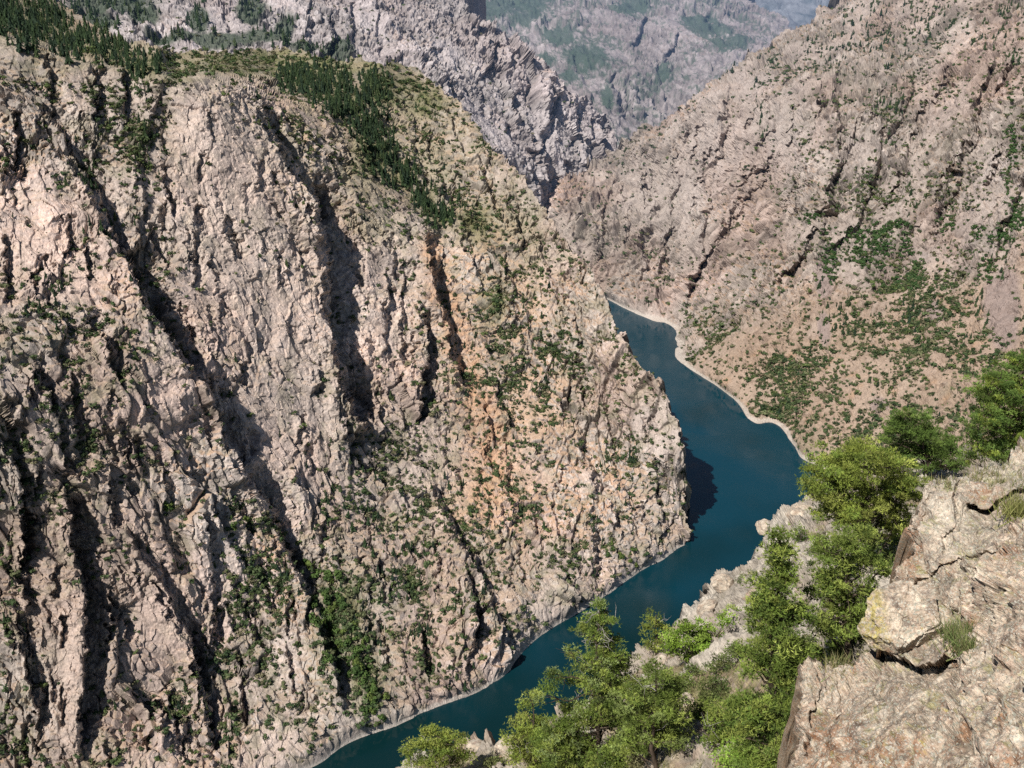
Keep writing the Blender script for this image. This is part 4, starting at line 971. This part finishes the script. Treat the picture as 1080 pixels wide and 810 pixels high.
near_tree('douglas_fir', 38, (628, 835), (633, 637), [(600, 690, 7), (585, 714, 8), (660, 716, 8), (575, 735, 8), (668, 738, 9), (595, 768, 11), (650, 752, 10), (620, 788, 13), (588, 796, 12), (648, 795, 11)], FIRP + [C(.19, .23, .10)], 'ragged fir with bare grey branches at its pointed top', 'fir', 6, 9, 1.0, 24, .14, topdead=True, cone=(64, 12, 5, .08))
near_tree('pinyon_pine', 39, (690, 815), (692, 706), [(692, 712, 11), (708, 726, 12), (676, 730, 12), (692, 746, 17), (712, 748, 12), (668, 756, 13), (700, 768, 18), (678, 782, 16), (712, 782, 10), (662, 785, 10), (655, 735, 7)], JUNI + [C(.20, .24, .09)], 'light green pinyon just right of the fir with the bare top', 'pine', 7, 9, 1.1, 7, .13)
near_tree('pinyon_pine', 37, (566, 830), (562, 742), [(553, 748, 7), (548, 764, 9), (566, 768, 12), (556, 786, 14), (578, 786, 13), (570, 802, 14), (545, 796, 9), (540, 778, 6), (562, 735, 4)], PINYON, 'low bright pinyon just left of the fir with the bare top', 'pine', 8, 10, .9, 2, .12)
near_tree('pinyon_pine', 45, (462, 835), (464, 776), [(440, 788, 8), (455, 779, 9), (470, 784, 11), (485, 778, 6), (458, 798, 12), (478, 802, 10), (492, 795, 7), (436, 802, 7), (448, 770, 4), (428, 794, 4)], PINYON, 'small round pinyon alone at the bottom edge beside the lake', 'pine', 9, 10, .9, 3, .1)
near_tree('pinyon_pine', 57, (692, 694), (692, 648), [(692, 654, 7), (685, 664, 6), (698, 667, 7), (690, 679, 8), (682, 680, 5), (702, 678, 5)], PINYON, 'smallest pinyon on the crest with open water behind it', 'pine', 10, 10, .7, 1, .08)
near_tree('leafy_bush', 50, (732, 700), (730, 660), [(715, 675, 10), (734, 669, 11), (750, 675, 10), (726, 688, 10), (746, 688, 10), (708, 688, 7), (764, 657, 7), (720, 660, 6), (760, 684, 7)], [C(.17, .25, .04), C(.20, .27, .06), C(.13, .2, .035)], 'bright yellow green bush spread along the crest right of the smallest pinyon', 'bush', 11, 9, .8, 2, .1, .10, .03, True)
near_tree('leafy_bush', 27, (785, 812), (785, 770), [(772, 798, 11), (790, 792, 13), (806, 800, 9), (762, 806, 7), (785, 808, 12)], [C(.15, .23, .04), C(.18, .26, .05)], 'rounded bright bush under the tall fir at the bottom edge', 'bush', 12, 10, .5, 0, .06, .08, .022, True)
BSH = [(752, 728, 12, 38, 'shadowy low bush on the slope right of the cream boulder'), (738, 752, 11, 34, 'dull green low bush in the middle of the near slope'), (776, 690, 9, 42, 'small bush tucked behind the tall fir on its left'), (770, 650, 8, 50, 'grey green bush on the crest above the tall fir'), (852, 600, 9, 46, 'small bush between the tall fir and the spreading pinyon'), (862, 575, 8, 50, 'bush below the left side of the spreading pinyon'),
       (730, 708, 8, 44, 'olive bush below the yellow green crest bush'), (720, 720, 8, 42, 'scrubby bush beside the light green pinyon'), (758, 702, 8, 42, 'dry olive bush between crest bush and tall fir'), (842, 565, 7, 60, 'bush in a cleft of the rocky crest near the water'), (938, 588, 7, 34, 'low bush under the outcrop edge'), (940, 572, 8, 36, 'dark bush against the orange stained rock'), (520, 805, 6, 46, 'low bush between the bottom edge boulders'), (855, 690, 8, 26, 'bush at the foot of the juniper'), (790, 612, 6, 56, 'little bush at the top of the crest above the fir'),
       (985, 495, 8, 50, 'yellowish bush behind the top of the outcrop'), (1012, 492, 9, 40, 'yellow green bush between the dark pinyons')]
for i, (u, v, r, Y, lb) in enumerate(BSH):
    near_tree('low_bush', Y, (u, v + r), (u, v - r), [(u, v, r), (u - r * .8, v + r * .35, r * .7), (u + r * .8, v + r * .3, r * .7), (u + r * .2, v - r * .6, r * .6)], [[C(.11, .135, .05), C(.15, .16, .07), C(.08, .11, .04)], [C(.14, .19, .045), C(.10, .15, .04), C(.17, .2, .06)]][i % 2], lb, 'bush', 30 + i, 7, .4, 1 if i % 3 == 0 else 0, .05, .09, .02, True)
RB = random.Random(5); nb_ = 0
while nb_ < 46:
    u = RB.uniform(520, 930); v = RB.uniform(560, 806)
    q = ground_at(SN, u, v)
    if not (25 < q[1] < 62) or abs(SN.u - u).min() > 2 or np.min((SN.u - u) ** 2 + (SN.v - v) ** 2) > 4: continue
    r = RB.uniform(4.5, 8.5) * 44 / q[1] * .9; nb_ += 1
    near_tree('scrub_bush', float(q[1]), (u, v + r * .7), (u, v - r), [(u, v, r), (u - r * .8, v + r * .35, r * .7), (u + r * .8, v + r * .3, r * .7)], [[C(.13, .15, .06), C(.17, .17, .09), C(.10, .12, .05)], [C(.16, .20, .05), C(.12, .16, .045), C(.2, .22, .08)], [C(.22, .20, .12), C(.16, .15, .08), C(.27, .25, .15)]][nb_ % 3], 'low scrub bush among the pale rocks of the near slope', 'bush', 100 + nb_, 7, .4, 0, .04, .09, .018, True, group='scrub among the near rocks')
# grass tufts
def tufts(name, pts, hgt, n, label, cat, kind, col):
    R = np.random.RandomState(3); V = []; Cc = []
    for p, s in pts:
        m = int(n * s); b = np.array(p) + R.normal(size=(m, 3)) * np.array([.10, .10, 0]) * s
        d = R.normal(size=(m, 3)) * .45; d[:, 2] = 1; d /= np.linalg.norm(d, axis=1)[:, None]
        sd_ = np.cross(d, R.normal(size=(m, 3))); sd_ /= np.linalg.norm(sd_, axis=1)[:, None]
        t = b + d * hgt * s * R.uniform(.5, 1.2, m)[:, None]; wv = .006 * s + .002
        V.append(np.stack([b + sd_ * wv, b - sd_ * wv, t], 1).reshape(-1, 3)); Cc.append(np.repeat(np.array(col)[R.randint(len(col), size=m)] * R.uniform(.7, 1.3, m)[:, None], 3, 0))
    V = np.concatenate(V); me = mesh_np(name, V, np.arange(len(V)).reshape(-1, 3), 3, False, np.concatenate(Cc))
    o = link(name, me, M_LEAF); tag(o, label, cat, kind=kind); return o
DRY = [C(.34, .30, .14), C(.26, .26, .10), C(.40, .35, .19), C(.18, .22, .08)]
tufts('grass_tuft', [(ground_at(SO, 1022, 680) - [0, 0, .05], 1.4), (ground_at(SO, 1012, 672) - [0, 0, .05], 1.0), (ground_at(SO, 1030, 690) - [0, 0, .05], 1.0)], .30, 260, 'green tuft of grass growing in the crack right of the boulder', 'grass', None, [C(.16, .21, .07), C(.22, .25, .09), C(.30, .29, .13)])
tufts('grass_tuft', [(ground_at(SO, 1074, 540) - [0, 0, .05], 1.4)], .30, 260, 'yellow green grass tuft in the crack at the right edge', 'grass', None, [C(.25, .27, .08), C(.34, .33, .12)])
tufts('grass_tuft', [(ground_at(SO, 888, 712) - [0, 0, .05], 1.2)], .26, 260, 'dry grass tuft on the outcrop edge under the juniper', 'grass', None, DRY)
gp = []
w = (1 - SN.info['rk']) * (SN.N[:, 2] > .5) * (SN.u < 1000) * (SN.v < 830); w = w * (S_ := 1.0) + 1e-9
for k in RS.choice(len(w), 500, p=w / w.sum(), replace=False): gp.append((SN.P[k], RS.uniform(.7, 1.7)))
k2 = np.nonzero((SO.N[:, 2] > .8) & (SO.v < 515) & (SO.v > 470) & (SO.u < 1085))[0]
for k in RS.choice(k2, 60): gp.append((SO.P[k], RS.uniform(.3, .7)))
tufts('dry_grass', gp, .28, 26, 'dry yellow grass between the rocks of the near slope', 'grass', 'stuff', DRY)
print('near', round(time.time() - T00, 1))

# ------------------------------------------------------------------ light, haze, camera
w = bpy.data.worlds.new('World'); SC.world = w; w.use_nodes = True
nt = w.node_tree; bg = nt.nodes['Background']
sky = nt.nodes.new('ShaderNodeTexSky'); sky.sky_type = 'NISHITA'; sky.sun_disc = False
el = math.asin(SUN[2]); az = math.atan2(SUN[0], SUN[1])
sky.sun_elevation = el; sky.sun_rotation = az
sky.altitude = 2300
nt.links.new(sky.outputs[0], bg.inputs['Color']); bg.inputs['Strength'].default_value = 0.05
sd = bpy.data.lights.new('sun', 'SUN'); sd.energy = 5.0; sd.angle = math.radians(.53); sd.color = (1, .955, .89)
so = bpy.data.objects.new('sun', sd); COL.objects.link(so)
from mathutils import Vector
so.rotation_euler = Vector(SUN).to_track_quat('Z', 'Y').to_euler(); so.location = (-200, -100, 900)
mh = bpy.data.materials.new('haze'); mh.use_nodes = True; nt = mh.node_tree; nt.nodes.remove(nt.nodes['Principled BSDF'])
vs_ = nt.nodes.new('ShaderNodeVolumeScatter'); vs_.inputs['Color'].default_value = (.75, .88, 1, 1); vs_.inputs['Density'].default_value = .00006; vs_.inputs['Anisotropy'].default_value = .2
em = nt.nodes.new('ShaderNodeEmission'); em.inputs['Color'].default_value = (.20, .45, 1, 1); em.inputs['Strength'].default_value = .00004  # faint blue glow added to the volume in place of scattered skylight
ad = nt.nodes.new('ShaderNodeAddShader'); nt.links.new(vs_.outputs[0], ad.inputs[0]); nt.links.new(em.outputs[0], ad.inputs[1])
nt.links.new(ad.outputs[0], nt.nodes['Material Output'].inputs['Volume'])
bxv = [(x, y, z) for z in (-60, 1500) for x, y in ((-5000, 1330), (5000, 1330), (5000, 4200), (-5000, 4200))]
hz = link('haze', mesh_np('haze', bxv, [(3, 2, 1, 0), (4, 5, 6, 7), (0, 1, 5, 4), (1, 2, 6, 5), (2, 3, 7, 6), (3, 0, 4, 7)], 4, False), mh)
tag(hz, 'thin blue haze over the far canyon', 'haze', kind='stuff')
cam = bpy.data.cameras.new('camera'); co = bpy.data.objects.new('camera', cam); COL.objects.link(co)
cam.sensor_width = 36; cam.lens = 36 * F / 1080; cam.clip_start = .5; cam.clip_end = 60000
co.location = (0, 0, CAMZ); co.rotation_euler = (math.pi / 2 - PITCH, 0, 0)
SC.camera = co
SC.view_settings.view_transform = 'Standard'; SC.view_settings.look = 'None'
SC.view_settings.exposure = 0; SC.view_settings.gamma = 1
SC.cycles.max_bounces = 4; SC.cycles.diffuse_bounces = 1; SC.cycles.glossy_bounces = 2
SC.cycles.use_denoising = DENOISE
print('script done', round(time.time() - T00, 1))
